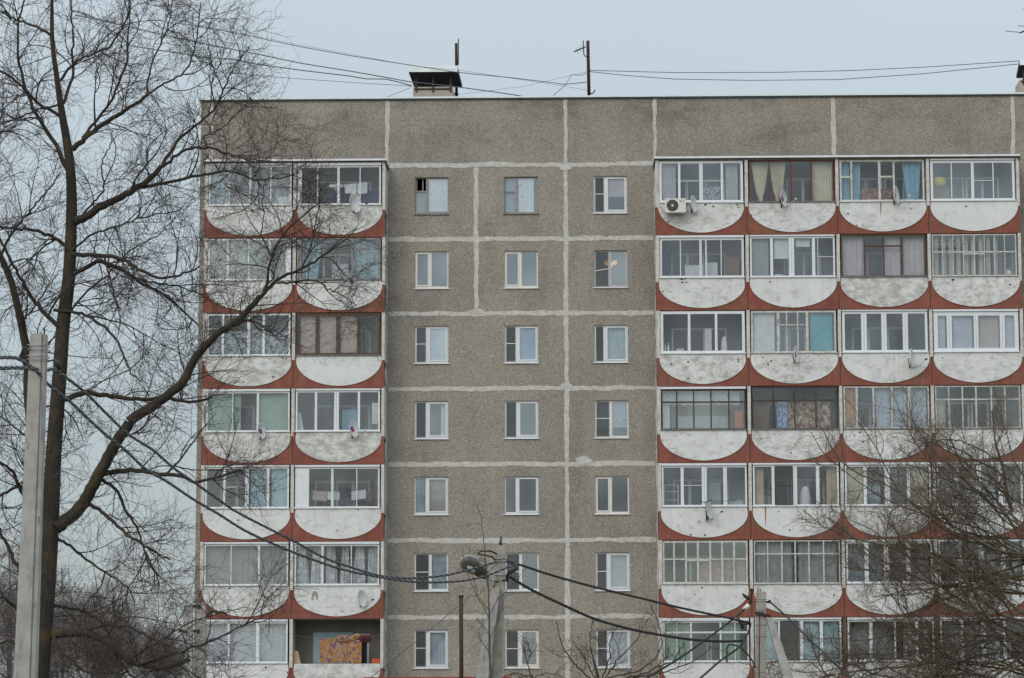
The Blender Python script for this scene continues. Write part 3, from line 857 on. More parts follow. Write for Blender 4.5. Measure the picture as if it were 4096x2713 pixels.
def clutter(k, c, t0, t1, z0, z1, mat, name, desc, cat, y=-.8, d=.25, shape='box', grp=None):
    """furniture and boxes standing on the loggia floor or parapet ledge"""
    x0, x1, za, zb = fx(k, c, t0), fx(k, c, t1), fz(k, c, z0), fz(k, c, z1)
    mb = MB()
    if shape == 'box':
        mb.box(x0, x1, y, y + d, za, zb)
        mb.box(x0 - .008, x1 + .008, y - .012, y + d + .01, zb, zb + .02)
        mb.box((x0 + x1) / 2 - .004, (x0 + x1) / 2 + .004, y - .006, y, za + .02, zb - .02)
    elif shape == 'round':
        r = (x1 - x0) / 2; xc = (x0 + x1) / 2
        prof = [(.75, 0), (1, .04), (1, .45), (.92, .62), (.5, .78), (.3, .84), (.3, .97), (.36, .98), (.36, 1.0)]
        mb.loft([[(xc + r * q * math.cos(t), y + r * q * math.sin(t), za + (zb - za) * h) for t in [i * math.pi / 6 for i in range(12)]] for q, h in prof], True, True)
    elif shape == 'bag':
        xc, r, zc, h = (x0 + x1) / 2, (x1 - x0) / 2, (za + zb) / 2, (zb - za) / 2
        rings = []
        for j in range(9):
            t = -math.pi / 2 + math.pi * j / 8
            rings.append([(xc + r * math.cos(t) ** .6 * math.cos(q) * (1 + .08 * math.sin(3 * q + j)), y + .14 * math.cos(t) ** .6 * math.sin(q) * (1 + .1 * math.cos(2 * q + j)), zc + h * math.sin(t)) for q in [i * math.pi / 7 for i in range(14)]])
        mb.loft(rings, True, True)
    elif shape == 'rack':
        for xx in (x0, x1 - .03):
            for yy in (y, y + d - .03): mb.box(xx, xx + .03, yy, yy + .03, fl_of(k), zb)
        for h in (0, .36, .72, 1.0): mb.box(x0 + .032, x1 - .032, y, y + d, za + (zb - za) * h - .02, za + (zb - za) * h)
    return thing(mb, name, mat, lab(desc, where(k, c)), cat, grp)


def fl_of(k): return J(k + 1) + .04


# ---- left block
clutter(0, 0, .26, .48, -.3, .32, 'c_brownbox', 'storage_box', 'dark brown storage box behind the glazing', 'box')
clutter(0, 0, .82, .96, -.3, .25, 'c_board', 'storage_box', 'pale storage box behind the last pane', 'box')
cur(0, 0, .02, .24, 'c_greyblue', 'grey blue curtain at the left end of the glazing', .0, 1)
clutter(1, 1, .40, .60, -.4, .45, 'c_board', 'cupboard', 'pale cupboard behind grey wooden frames', 'cupboard', y=-.5)
cur(1, 0, .0, .22, 'c_grey', 'dim grey curtain in the first pane'); cur(1, 0, .25, .72, 'c_grey', 'long grey pleated curtain across the middle panes'); cur(1, 0, .84, .99, 'c_grey', 'narrow dark grey curtain at the right end')
cur(1, 1, .06, .30, 'c_paleblue', 'pale turquoise curtain in the left wooden section', taper=lambda t: (1 - .25 * (1 - t), .5 - .1 * (1 - t))); cur(1, 1, .68, .97, 'c_paleblue', 'pale turquoise curtain in the right wooden section')
cur(2, 0, .02, .99, 'c_lace2', 'white patterned lace curtain behind four plastic panes', 0, .62, folds=9, y=-.95)
blind(2, 1, .05, .225, 'c_rosy', 'beige pink blind, first of three in brown frames', .02); blind(2, 1, .28, .47, 'c_rosy', 'beige pink blind, second of three in brown frames', .05); blind(2, 1, .53, .72, 'c_rosy', 'beige pink blind, third of three in brown frames', .09)
vblind(3, 0, .01, .31, 'c_green', 'pale green vertical blind at the left', 9); vblind(3, 0, .34, .41, 'c_green', 'narrow strip of pale green vertical blind', 2); vblind(3, 0, .64, .97, 'c_green', 'pale green vertical blind at the right', 10)
clutter(3, 1, .54, .72, -.4, .55, 'c_blue', 'cupboard', 'light blue cupboard behind third pane', 'cupboard', y=-.7); clutter(3, 1, .90, .99, .2, .68, 'c_board', 'paper_panel', 'small white panel leaning at the right end', 'panel', y=-.95, d=.03)
_m = MB(); _x = fx(3, 1, .02); _z = fz(3, 1, 0); _m.loft([[(_x, -.95, _z - .4), (_x + .3, -.95, _z - .4), (_x + .3, -.92, _z - .4), (_x, -.92, _z - .4)], [(_x - .06, -.95, _z + .75), (_x + .1, -.95, _z + .75), (_x + .1, -.92, _z + .75), (_x - .06, -.92, _z + .75)]])
thing(_m, 'board', 'c_board', 'tapering white board leaning behind the glazing, fourth row, second balcony from left', 'board')
blind(4, 0, .54, .72, 'c_paleblue', 'pale frosted blind, left of a pair'); blind(4, 0, .79, .98, 'c_paleblue', 'pale frosted blind, right of a pair')
cur(5, 0, .02, .62, 'c_grey', 'dim grey sheer curtain across two panes'); cur(5, 0, .66, .97, 'c_grey', 'dim grey sheer curtain in the right pane', y=-.9)
for i, (t0, t1, tp) in enumerate(((.02, .16, -.3), (.19, .32, .2), (.36, .50, -.1), (.535, .65, .1), (.685, .84, .15), (.86, .98, 0))):
    cur(5, 1, t0, t1, 'c_foil', 'shiny silver grey curtain, %s of six' % ('first', 'second', 'third', 'fourth', 'fifth', 'last')[i], .02, 1, folds=3, amp=.05,
        taper=(lambda q: (lambda t: (1 - .45 * abs(t - .15) * (1 if q else .3), .5 + q * .4 * (t - .5))))(tp))
cur(6, 0, .02, .98, 'c_lav', 'bluish lavender net curtain with scalloped hem', .06, 1, folds=14, amp=.015, scallop=.03)
# ---- right block
vblind(0, 2, .04, .20, 'c_white', 'white vertical blind in the first pane', 7); vblind(0, 2, .80, .94, 'c_white', 'white vertical blind in the fourth pane', 6)
cur(0, 2, .52, .73, 'c_lace2', 'bluish patterned net in the third pane', 0, .42, folds=6)
tie = lambda t: (.28 + .72 * max(0, (t - .12) / .88) ** .6, .5)
cur(0, 3, .03, .24, 'c_cream', 'cream curtain tied at the bottom, left of two', .06, 1, folds=7, taper=tie); cur(0, 3, .245, .44, 'c_cream', 'cream curtain tied at the bottom, right of two', .06, 1, folds=7, taper=tie)
cur(0, 3, .75, .99, 'c_cream', 'full cream curtain hanging straight at the right', .02, 1, folds=8); cur(0, 3, .14, .30, 'c_plum', 'dark plum cloth below the tied curtains', 0, .45, y=-.7)
cur(0, 4, .03, .12, 'c_blue', 'light blue curtain in the small left casement'); cur(0, 4, .16, .25, 'c_blue', 'light blue curtain at the left of the wide pane', taper=lambda t: (.75 + .35 * t, .45 + .06 * t)); cur(0, 4, .74, .96, 'c_blue', 'light blue curtain at the right', taper=lambda t: (.6 + .45 * t, .58 - .06 * t))
clutter(0, 4, .24, .46, -.3, .36, 'c_carpet', 'folded_carpet', 'rolled red patterned carpet behind the wide pane', 'carpet'); clutter(0, 4, .49, .62, -.3, .34, 'c_carpet', 'folded_carpet', 'red patterned carpet bundle in the narrow pane', 'carpet')
clutter(0, 5, .04, .20, .38, .63, 'c_yellow', 'plastic_bag', 'stuffed yellow bag near the left of the glazing', 'bag', shape='bag'); clutter(0, 5, .03, .24, -.4, .38, 'c_brownbox', 'cupboard', 'brown cupboard under the yellow bag', 'cupboard')
clutter(1, 2, .30, .52, -.4, .34, 'c_board', 'board', 'white board leaning in the second pane', 'board', d=.04); clutter(1, 2, .54, .69, -.4, .40, 'c_board', 'board', 'white board leaning in the third pane', 'board', d=.04)
clutter(1, 2, .79, .95, -.4, .55, 'c_brownbox', 'cupboard', 'brown cupboard at the right end', 'cupboard', y=-.6)
cur(1, 2, .04, .12, 'c_darkblue', 'dark blue garment hanging at the left end', 0, .75, folds=3, name='garment', cat='clothes', grp=None)
blind(1, 3, .285, .46, 'c_white', 'white roller blind drawn halfway in the second pane', .46, 1); blind(1, 3, .545, .71, 'c_white', 'white roller blind drawn a quarter in the third pane', .74, 1)
blind(1, 3, .01, .22, 'c_grey', 'plain grey blind in the first pane', .0, 1)
clutter(1, 3, .28, .40, 0, .10, 'c_mint', 'bowl_stack', 'low mint green bundle on the ledge', 'bundle', shape='bag', y=-1.0)
cur(1, 4, .02, .27, 'c_lilac', 'pinkish lilac curtain at the left of the brown glazing'); cur(1, 4, .52, .70, 'c_lilac', 'pinkish lilac curtain in the middle of the brown glazing'); cur(1, 4, .74, .98, 'c_lilac', 'pinkish lilac curtain at the right of the brown glazing')
for i in range(9):
    cur(1, 5, .03 + i * .088, .03 + i * .088 + .05, 'c_stripe', 'cream strip of curtain, %s of nine' % ('first', 'second', 'third', 'fourth', 'fifth', 'sixth', 'seventh', 'eighth', 'ninth')[i], 0, 1, folds=1.5, amp=.02)
clutter(1, 5, .83, .97, .02, .62, 'c_grey', 'shelf_rack', 'grey shelf rack with bags at the right end', 'shelf', shape='rack')
clutter(1, 5, .86, .95, 0, .20, 'c_pink', 'plastic_bottle', 'pinkish white jug on the ledge', 'bottle', shape='round', y=-1.02)
clutter(2, 2, .53, .61, -.3, .62, 'c_board', 'board', 'tall white board in the middle pane', 'board', d=.04); clutter(2, 2, .19, .28, -.3, .15, 'c_board', 'storage_box', 'small white box in the left pane', 'box')
clutter(2, 2, .045, .065, 0, .26, 'c_white', 'plastic_bottle', 'slim white bottle, left of a pair', 'bottle', shape='round', y=-1.02); clutter(2, 2, .08, .105, 0, .28, 'c_white', 'plastic_bottle', 'slim white bottle, right of a pair', 'bottle', shape='round', y=-1.02)
clutter(2, 2, .72, .80, -.3, .45, 'c_white', 'folded_towels', 'heap of white cloth in the right pane', 'laundry', shape='bag')
blind(2, 3, .03, .28, 'c_white', 'pale greenish white blind in the left casement', .02, .97); blind(2, 3, .70, .96, 'c_turq', 'bright turquoise blind in the right casement', .05, 1)
blind(2, 5, .05, .14, 'c_lav', 'narrow lavender blind, leftmost'); blind(2, 5, .23, .46, 'c_lav', 'wide lavender blind, left of two wide ones'); blind(2, 5, .54, .77, 'c_pink', 'wide pinkish blind, right of two wide ones'); blind(2, 5, .85, .95, 'c_lav', 'narrow lavender blind, rightmost')
cur(3, 2, .02, .93, 'c_lace', 'white lace valance with wavy hem behind dark frames', .62, 1, folds=9, amp=.012, scallop=.06); cur(3, 2, .02, .10, 'c_white', 'white curtain gathered at the left end', 0, .6, folds=2)
clutter(3, 2, .87, .965, .0, .45, 'c_orange', 'plastic_canister', 'red orange canister standing at the right end', 'canister', y=-1.0, shape='box')
cur(3, 2, .20, .80, 'c_greyblue', 'grey blue net curtain in the middle', -.1, .35, folds=6, y=-.8)
cur(3, 3, .29, .42, 'c_bluestripe', 'blue striped towel hung behind dark frames', 0, .66, folds=1.5, amp=.02, name='towel', cat='towel', grp=None)
cur(3, 3, .43, .92, 'c_brownflower', 'brown and beige bedspread with big flower print', .0, .66, folds=2, amp=.02, name='bedspread', cat='bedspread', grp=None); clutter(3, 3, .01, .19, -.4, .6, 'c_brownbox', 'cupboard', 'dark brown cupboard at the left', 'cupboard', y=-.6)
mb = MB(); _x0, _x1 = fx(3, 4, .02), fx(3, 4, .145)
for i in range(5): mb.box(_x0 + (_x1 - _x0) * i / 5 + .002, _x0 + (_x1 - _x0) * (i + 1) / 5 - .002, -1.09, -1.07, fz(3, 4, .03), fz(3, 4, .98))
thing(mb, 'plank_panel', 'orange_wood', 'orange varnished planks with black mould, fourth row, fifth balcony from left', 'panel')
cur(3, 4, .38, .55, 'c_lav', 'lavender curtain, left of three'); cur(3, 4, .59, .74, 'c_lav', 'lavender curtain, middle of three'); cur(3, 4, .80, .97, 'c_lav', 'lavender curtain, right of three')
cur(3, 5, .02, .12, 'c_stripe', 'cream curtain at the left of the old grid glazing', 0, .68)
clutter(4, 2, .03, .20, .0, .54, 'c_board', 'shelf_rack', 'pale shelf rack at the left', 'shelf', shape='rack'); clutter(4, 2, .80, .96, -.3, .16, 'c_mint', 'storage_box', 'mint green box at the right', 'box'); clutter(4, 2, .56, .70, -.4, .6, 'c_greyblue', 'cupboard', 'grey blue cupboard in the third pane', 'cupboard', y=-.5)
cur(4, 3, .02, .13, 'c_beige', 'beige curtain at the left edge'); cur(4, 3, .86, .98, 'c_beige', 'beige curtain at the right edge'); clutter(4, 3, .55, .68, -.4, .5, 'c_board', 'armchair', 'pale rounded seat in the third pane', 'armchair', shape='bag')
blind(4, 4, .02, .21, 'c_cream', 'cream blind in the first pane'); blind(4, 4, .77, .97, 'c_cream', 'cream blind in the fourth pane'); blind(4, 4, .27, .42, 'c_greyblue', 'dark blue grey blind in the second pane', -.1, .5, y=-.8)
cur(4, 5, .03, .95, 'c_greyblue', 'dim blue grey curtain across the glazing', 0, .7, y=-.8)
cur(5, 2, .43, .83, 'c_pinkfab', 'pink patterned fabric behind the lower panes', 0, .55, folds=4); cur(5, 2, .86, .97, 'c_pink', 'pale pink cloth at the right end', 0, .55, folds=2)
cur(5, 3, .03, .44, 'c_sheer', 'grey sheer curtain in the left half'); cur(5, 3, .52, .97, 'c_sheer', 'grey sheer curtain in the right half'); clutter(5, 3, .83, .95, 0, .3, 'c_cream', 'storage_box', 'cream box low at the right end', 'box')
cur(5, 4, .03, .45, 'c_greyblue', 'dim blue grey curtain added in the left half', y=-.8); cur(5, 4, .52, .96, 'c_grey', 'dim grey curtain added in the right half', y=-.8)  # curtains, and the next two lines, added to lighten dark panes behind the thicket
cur(5, 5, .04, .96, 'c_grey', 'dim grey curtain added across all panes', y=-.8); cur(6, 4, .03, .52, 'c_sheer', 'dim sheer curtain added in the left half', y=-.8)
clutter(6, 4, .66, .95, -.3, .75, 'c_board', 'cupboard', 'pale cupboard added in the right half', 'cupboard', y=-.8); cur(6, 5, .05, .70, 'c_greyblue', 'dim blue grey curtain added in the left panes', y=-.8)
cur(6, 2, .03, .31, 'c_green2', 'green curtain in the left section'); cur(6, 2, .68, .90, 'c_green2', 'green curtain in the right section')
blind(6, 3, .57, .74, 'c_paleblue', 'pale blue frosted blind, left of a pair'); blind(6, 3, .80, .97, 'c_paleblue', 'pale blue frosted blind, right of a pair'); blind(6, 3, .02, .26, 'c_paleblue', 'pale blue frosted blind beside the dark screen')


# washing on lines
def line(k, c, z, y, label):
    m = MB(); a, b = CELLS[c]
    pts = [(a + .07 + (b - a - .16) * t, y, fz(k, c, z) - .18 * math.sin(math.pi * t)) for t in [i / 10 for i in range(11)]]
    m.tube(pts, .006, 4)
    o = thing(m, 'clothes_line', 'cable_grey', label, 'clothes line')
    return lambda t: fz(k, c, z) - .18 * math.sin(math.pi * (fx(k, c, t) - a - .07) / (b - a - .16))


def hang(k, c, lz, t0, t1, drop, mat, name, desc, y):
    x0, x1 = fx(k, c, t0), fx(k, c, t1); z1 = (lz(t0) + lz(t1)) / 2
    mb = cloth(x0, x1, z1 - drop, z1, y, 2.2, .018, mat, name)
    for i, (a, b_, cc) in enumerate(mb.v):
        mb.v[i] = (a, b_, cc + (lz((a - fx(k, c, 0)) / (fx(k, c, 1) - fx(k, c, 0))) - z1))
    thing(mb, name, mat, lab(desc, where(k, c)), 'laundry', 'washing on lines')


lz = line(4, 1, .52, -.9, 'thin sagging clothes line with white and dark washing, fifth row, second balcony from left')
hang(4, 1, lz, .20, .365, .36, 'c_pink', 'hanging_shirt', 'pinkish grey garment pegged at the left of the line', -.9); hang(4, 1, lz, .375, .52, .30, 'c_white', 'hanging_shirt', 'white garment pegged second on the line', -.9)
hang(4, 1, lz, .55, .60, .15, 'c_darkblue', 'hanging_sock', 'small dark sock, left of two on the line', -.9); hang(4, 1, lz, .61, .655, .15, 'c_darkblue', 'hanging_sock', 'small dark sock, right of two on the line', -.9); hang(4, 1, lz, .66, .83, .33, 'c_white', 'hanging_shirt', 'white garment pegged at the right of the line', -.9)
cur(4, 1, .83, .91, 'c_maroon', 'dark maroon cloth behind the washing', 0, .45, y=-.6, name='hanging_cloth', cat='laundry', grp=None)
cur(4, 1, .53, .68, 'c_darkblue', 'dark blue cloth behind the washing', -.1, .3, y=-.6, name='hanging_cloth', cat='laundry', grp=None)
lz = line(0, 1, .66, -.85, 'thin clothes line with white cloths behind aluminium panes, top row, second balcony from left')
hang(0, 1, lz, .37, .56, .12, 'c_white', 'hanging_towel', 'narrow white towel at the left of the line', -.85); hang(0, 1, lz, .56, .70, .36, 'c_white', 'hanging_shirt', 'white shirt in the middle of the line', -.85); hang(0, 1, lz, .71, .83, .42, 'c_white', 'hanging_shirt', 'white shirt at the right of the line', -.85)
cur(0, 1, .40, .46, 'c_darkblue', 'small dark blue cloth at the left', 0, .38, y=-.75, name='hanging_cloth', cat='laundry', grp=None); cur(0, 1, .52, .96, 'c_darkblue', 'wide dark blue cloth behind the white shirts', -.1, .42, y=-.6, name='hanging_cloth', cat='laundry', grp=None)
# open loggia in the lowest row
lz = line(6, 1, .66, -.95, 'clothes line across the open unglazed loggia')
ledge = J(7) + 1.06
_dk = 6


def drape(u0, u1, v0, v1, y, mat, name, label, cat='bedding', folds=2.0, amp=.03):
    p, q = at(u0, v1, y), at(u1, v0, y)
    return thing(cloth(p.x, q.x, p.z, q.z, y, folds, amp, mat, name), name, mat, label, cat)


_a, _b = at(1252, 2655, -.06), at(1410, 2530, -.06)
thing(MB().box(_a.x, _b.x, -.075, -.045, _a.z, _b.z), 'pale_board', 'c_paleblue', 'pale blue board covering the back window of the open loggia', 'board')
drape(1279, 1344, 2554, 2652, -1.0, 'c_floral', 'quilt', 'orange and purple floral quilt folded over the line, left piece in the open loggia')
drape(1346, 1446, 2560, 2652, -1.05, 'c_floral', 'quilt', 'orange and purple floral quilt hanging lower, right piece in the open loggia')


def pillow(u, v, w, h, y, mat, label, tilt=0.0):
    c = at(u, v, y); rx, rz = w / 110 / 2, h / 110 / 2
    rings = []
    for j in range(9):
        t = -math.pi / 2 + math.pi * j / 8
        ring = []
        for i in range(16):
            q = i * math.pi / 8
            x, yy, z = rx * math.copysign(abs(math.cos(q)) ** .7, math.cos(q)) * math.cos(t) ** .5, .10 * math.sin(t), rz * math.copysign(abs(math.sin(q)) ** .7, math.sin(q)) * math.cos(t) ** .5
            ring.append((c.x + x * math.cos(tilt) - z * math.sin(tilt), y + yy, c.z + x * math.sin(tilt) + z * math.cos(tilt)))
        rings.append(ring)
    thing(MB().loft(rings, True, True), 'pillow', mat, label, 'pillow', 'pillows airing in the open loggia')


pillow(1373, 2556, 58, 32, -1.02, 'c_floral', 'floral pillow lying on top of the right quilt')
pillow(1420, 2550, 46, 24, -1.0, 'c_floral', 'yellowish floral pillow tilted beside the maroon pillow', .5)
pillow(1458, 2556, 56, 32, -.96, 'c_plum', 'dark maroon pillow at the right end of the airing bedding')
_m = MB(); p = at(1180, 2650, -.95); _m.loft([[(p.x - .06, -.95, p.z - .3), (p.x + .26, -.95, p.z - .3), (p.x + .26, -.6, p.z - .3), (p.x - .06, -.6, p.z - .3)], [(p.x - .06, -.95, p.z + .45), (p.x + .10, -.95, p.z + .40), (p.x + .10, -.6, p.z + .4), (p.x - .06, -.6, p.z + .45)]])
thing(_m, 'folding_cot', 'c_beige', 'beige folded cot leaning at the left of the open loggia', 'cot')
_m = MB(); p = at(1505, 2643, -1.0); _m.box(p.x - .15, p.x + .13, -1.08, -.85, p.z - .12, p.z + .05); _m.box(p.x - .16, p.x + .14, -1.09, -.84, p.z + .05, p.z + .07)
thing(_m, 'plastic_crate', 'c_orange', 'small red plastic crate at the right end of the open loggia ledge', 'crate')

# curtains inside the plain windows
def wcur(k, c, t0, t1, z0, z1, mat, label, folds=3, name='curtain', cat='curtain', grp='window curtains', amp=.02, sc_=0.0):
    yw = .125 if amp < .01 else .175
    x0 = WIN_X[c] - WIN_W / 2
    zb, zt = J(k) - WIN_B, J(k) - WIN_T
    mb = cloth(x0 + t0 * WIN_W, x0 + t1 * WIN_W, zb + z0 * (zt - zb), zb + z1 * (zt - zb), yw, folds, amp, mat, name, scallop=sc_)
    thing(mb, name, mat, label, cat, grp)


WN = ['left', 'middle', 'right']
def wl(d, k, c): return '%s in the %s window of the %s' % (d, WN[c], ROWN2[k])
wcur(0, 0, .40, .97, .08, .99, 'c_foilpane', wl('pale silvery sheet', 0, 0), 1, 'foil_sheet', 'sheet', None, .006); wcur(0, 0, .02, .34, 0, .60, 'c_grey', wl('grey lower curtain', 0, 0))
wcur(0, 1, .42, .88, .05, .99, 'c_foilpane', wl('pale silvery sheet', 0, 1), 1, 'foil_sheet', 'sheet', None, .006); wcur(0, 1, .02, .34, 0, 1, 'c_greyblue', wl('grey blue curtain', 0, 1))
wcur(0, 2, .42, .97, .45, 1, 'c_pink', wl('dull pink blind', 0, 2), 1, 'roller_blind', 'blind', None, .004)
wcur(2, 0, .42, .97, 0, 1, 'c_bluepane', wl('smooth light blue blind', 2, 0), 1, 'roller_blind', 'blind', None, .004); wcur(2, 1, .42, .97, 0, 1, 'c_bluepane', wl('smooth light blue blind', 2, 1), 1, 'roller_blind', 'blind', None, .004)
wcur(2, 2, .36, .97, 0, 1, 'c_mint', wl('mint and cream swagged curtain', 2, 2), 4)
wcur(3, 0, .78, .97, 0, 1, 'c_white', wl('white curtain at the right edge', 3, 0), 2)
wcur(3, 2, .05, .97, .30, 1, 'c_lace', wl('white lace half curtain', 3, 2), 5, sc_=.03)
wcur(4, 0, .42, .97, 0, 1, 'c_rosy', wl('dim rosy curtain', 4, 0)); wcur(4, 0, .04, .34, 0, 1, 'c_greyblue', wl('dim blue grey curtain', 4, 0), 2)
wcur(5, 0, .52, .97, 0, 1, 'c_greyblue', wl('blue grey draped curtain', 5, 0)); wcur(5, 2, .40, .97, 0, 1, 'c_lav', wl('pale blue net', 5, 2), 4)
wcur(6, 0, .42, .97, 0, 1, 'c_lav', wl('pale blue net', 6, 0), 5); wcur(6, 1, .45, .97, 0, 1, 'c_sheer', wl('grey sheer curtain', 6, 1), 4); wcur(6, 2, .40, .97, 0, 1, 'c_lav', wl('pale lavender net', 6, 2), 5)
_m = MB(); x = WIN_X[0] + .08; z = J(5) - WIN_B + .08
_m.loft([[(x + .13 * q * math.cos(t) , .20 + .10 * q * math.sin(t), z + h) for t in [i * math.pi / 6 for i in range(12)]] for q, h in ((.85, 0), (1, .2), (1.06, .2), (1.06, .23))], True, True)
thing(_m, 'flower_pot', 'c_white', 'white pot on the sill of the left window, sixth row, grey wall', 'pot')
_m = MB(); x = WIN_X[2] + .02; z = J(1) - WIN_T - .33
for (dx, dz) in ((-.16, 0), (.14, .02), (-.01, -.07)):
    _m.loft([[(x + dx + .09 * q * math.cos(t), .9 + .09 * q * math.sin(t), z + dz + h) for t in [i * math.pi / 5 for i in range(10)]] for q, h in ((.3, -.08), (.8, -.05), (1, .02), (.9, .07))], True, True)
_m.tube([(x, .9, z), (x, .9, J(1) - WIN_T + .28)], .012, 5)
thing(_m, 'ceiling_lamp', 'glow', 'lit orange three shade ceiling lamp in the right window of the second row', 'lamp')


# ------------------------------------------------------------------ satellite dishes
def dish(u, v, h_px, label, arm=True, logo=False, tilt=0.0, back=.16, wide=.42):
    c = at(u, v, BY - .28)
    R = h_px / 110.6 / 2 * 1.08
    root = empty('satellite_dish', c, label, 'satellite dish', 'satellite dishes on the balconies')
    wide = wide * 1.25
    n = Vector((math.sqrt(1 - wide ** 2), -wide, .10)).normalized()
    up = (Vector((-.18 - tilt, 0, 1))); up = (up - n * up.dot(n)).normalized()
    rt = up.cross(n)
    m = MB()
    rings = []
    for q in (0.02, .35, .65, .88, 1.0):
        rings.append([c + (rt * math.cos(t) * .92 + up * math.sin(t)) * R * q - n * (R * .28 * (1 - q * q)) for t in [i * math.pi / 14 for i in range(28)]])
    back_ = [[p - n * .012 for p in r] for r in rings]
    m.loft(rings + back_[::-1], False, True)
    part(m, 'reflector', 'dish_white', root)
    b = MB()
    foot = Vector((c.x - .03, BY - .033, c.z - R * .75))
    hub = c - n * (R * .3 + .02)
    b.tube([hub, Vector((hub.x - .05, hub.y, hub.z)), Vector((foot.x - .06, foot.y - .10, foot.z)), (foot.x - .06, foot.y, foot.z)], .014, 6)
    b.box(foot.x - .085, foot.x - .035, foot.y - .004, foot.y + .01, foot.z - .06, foot.z + .06)
    part(b, 'bracket', 'black_metal', root)
    if arm:
        a = MB()
        tip = c + n * R * 1.25 - up * R * .35
        a.tube([c - up * R * .98, c - up * R * 1.0 + n * R * .4, tip], .012, 5)
        part(a, 'feed_arm', 'galv', root)
        l = MB().tube([tip - n * .02, tip + Vector((.07, .0, .02))], [.035, .03], 8)
        part(l, 'receiver', 'porcelain' if logo else 'black_metal', root)
    if logo:
        for mt, dx, dz in (('logo_blue', -.10, .12), ('logo_red', .10, -.12)):
            q = MB(); cc = c + rt * (R * dx) + up * (R * dz) - n * (R * .24)
            q.loft([[cc + (rt * math.cos(t) * .30 + up * math.sin(t) * .16 + rt * math.sin(t) * .1) * R + n * d for t in [i * math.pi / 6 for i in range(12)]] for d in (-.002, .012)])
            part(q, 'emblem', mt, root)
    return root


D_ = 'second column from left'
dish(1016, 812, 60, 'thin white satellite dish half hidden by twigs on the leftmost top balcony', arm=False)
dish(1423, 812, 76, 'large plain satellite dish on the top balcony next to the grey wall, left block', wide=.46)
dish(1411, 1124, 62, 'satellite dish with red and blue emblem on a dark bracket, second row, left block', logo=True)
dish(1048, 1724, 62, 'emblem bearing satellite dish on the fourth row far left balcony with green blinds', logo=True, wide=.38)
dish(1417, 1716, 68, 'emblem bearing satellite dish on the fourth row, second balcony from left', logo=True, wide=.36, tilt=.1)
dish(1068, 2352, 72, 'plain white satellite dish on the sixth row far left balcony', wide=.44, tilt=.05)
dish(1450, 2394, 66, 'bluish plain satellite dish low on the white front beside a bare patch, sixth row', wide=.42, tilt=.1)
dish(2777, 816, 66, 'white satellite dish beside the air conditioner on the top row', wide=.32, tilt=.1)
dish(3137, 794, 68, 'satellite dish with red and blue emblem below the cream curtains, top row', logo=True, wide=.34, tilt=.06)
dish(3588, 780, 70, 'satellite dish with emblem below the light blue curtains, top row', logo=True, wide=.30, tilt=.07)
dish(3188, 1418, 66, 'satellite dish with a red mark under the turquoise blind balcony', logo=True, wide=.30, tilt=.09)
dish(3651, 1432, 74, 'narrow satellite dish seen almost edge on, third row, right block', wide=.24)
dish(2840, 2042, 68, 'pale satellite dish with a television aerial over it, fifth row, right block', wide=.30, tilt=.08)


def aerial(pts, name, label, base, r=.012, pm='black_metal'):
    root = empty(name, base, label, 'aerial')
    for nm, seg, rr in pts: part(MB().tube(seg, rr, 5), nm, pm, root)
    return root


yA = BY - .3
aerial([('mast', [at(2826, 2085, BY - .035), at(2826, 2065, yA), at(2825, 2008, yA)], .022), ('boom', [at(2815, 2012, yA), at(2848, 2000, yA - .6)], .02),
        ('element', [at(2800, 1998, yA), at(2818, 2012, yA)], .008), ('element', [at(2846, 2008, yA), at(2946, 2002, yA)], .008)], 'television_aerial',
       'small dark television aerial above the satellite dish, fifth row', at(2826, 2085, BY - .035))
yB = BY - .35
aerial([('boom', [at(3716, 982, yB), at(3860, 976, yB)], .014)] + [('element', [at(3740 + i * 22, 981 - i * .9 - 9, yB - .1), at(3740 + i * 22, 981 - i * .9 + 9, yB + .1)], .006) for i in range(6)], 'boom_aerial',
       'long thin boom aerial across the old grid glazing, second row, rightmost balcony', at(3716, 982, yB), pm='galv')

# ------------------------------------------------------------------ air conditioner
p0, p1 = at(2660, 850, BY - .42), at(2743, 794, BY - .42)
ac = empty('air_conditioner', ((p0.x + p1.x) / 2, BY - .28, p0.z), 'white outdoor air conditioner unit hanging under the first window of the right block, top row', 'air conditioner')
m = MB(); bx0, bx1, bz0, bz1 = p0.x, p1.x, p0.z, p1.z
m.box(bx0, bx1, BY - .42, BY - .14, bz0, bz1); m.box(bx0 - .006, bx1 + .006, BY - .426, BY - .134, bz1 - .02, bz1 + .006)
part(m, 'casing', 'ac_white', ac)
fc, fr = ((bx0 + .36 * (bx1 - bx0)), .215), (bz0 + bz1) / 2
m = MB().use('ac_black').loft([[(fc[0] + .215 * math.cos(t), y, fr + .215 * math.sin(t)) for t in [i * math.pi / 20 for i in range(40)]] for y in (BY - .43, BY - .421)])
part(m, 'fan_opening', None, ac)
m = MB()
for i in range(24):
    t = i * math.pi / 12
    m.tube([(fc[0] + .04 * math.cos(t), BY - .436, fr + .04 * math.sin(t)), (fc[0] + .21 * math.cos(t + .25), BY - .436, fr + .21 * math.sin(t + .25))], .003, 4)
for q in (.09, .14, .19):
    m.tube([(fc[0] + q * math.cos(t), BY - .436, fr + q * math.sin(t)) for t in [i * math.pi / 16 for i in range(33)]], .003, 4)
part(m, 'grille', 'logo_grey', ac)
m = MB().loft([[(fc[0] + .045 * math.cos(t), y, fr + .045 * math.sin(t)) for t in [i * math.pi / 8 for i in range(16)]] for y in (BY - .445, BY - .431)])
part(m, 'hub', 'ac_white', ac)
lx, lzz = bx0 + .78 * (bx1 - bx0), bz1 - .10
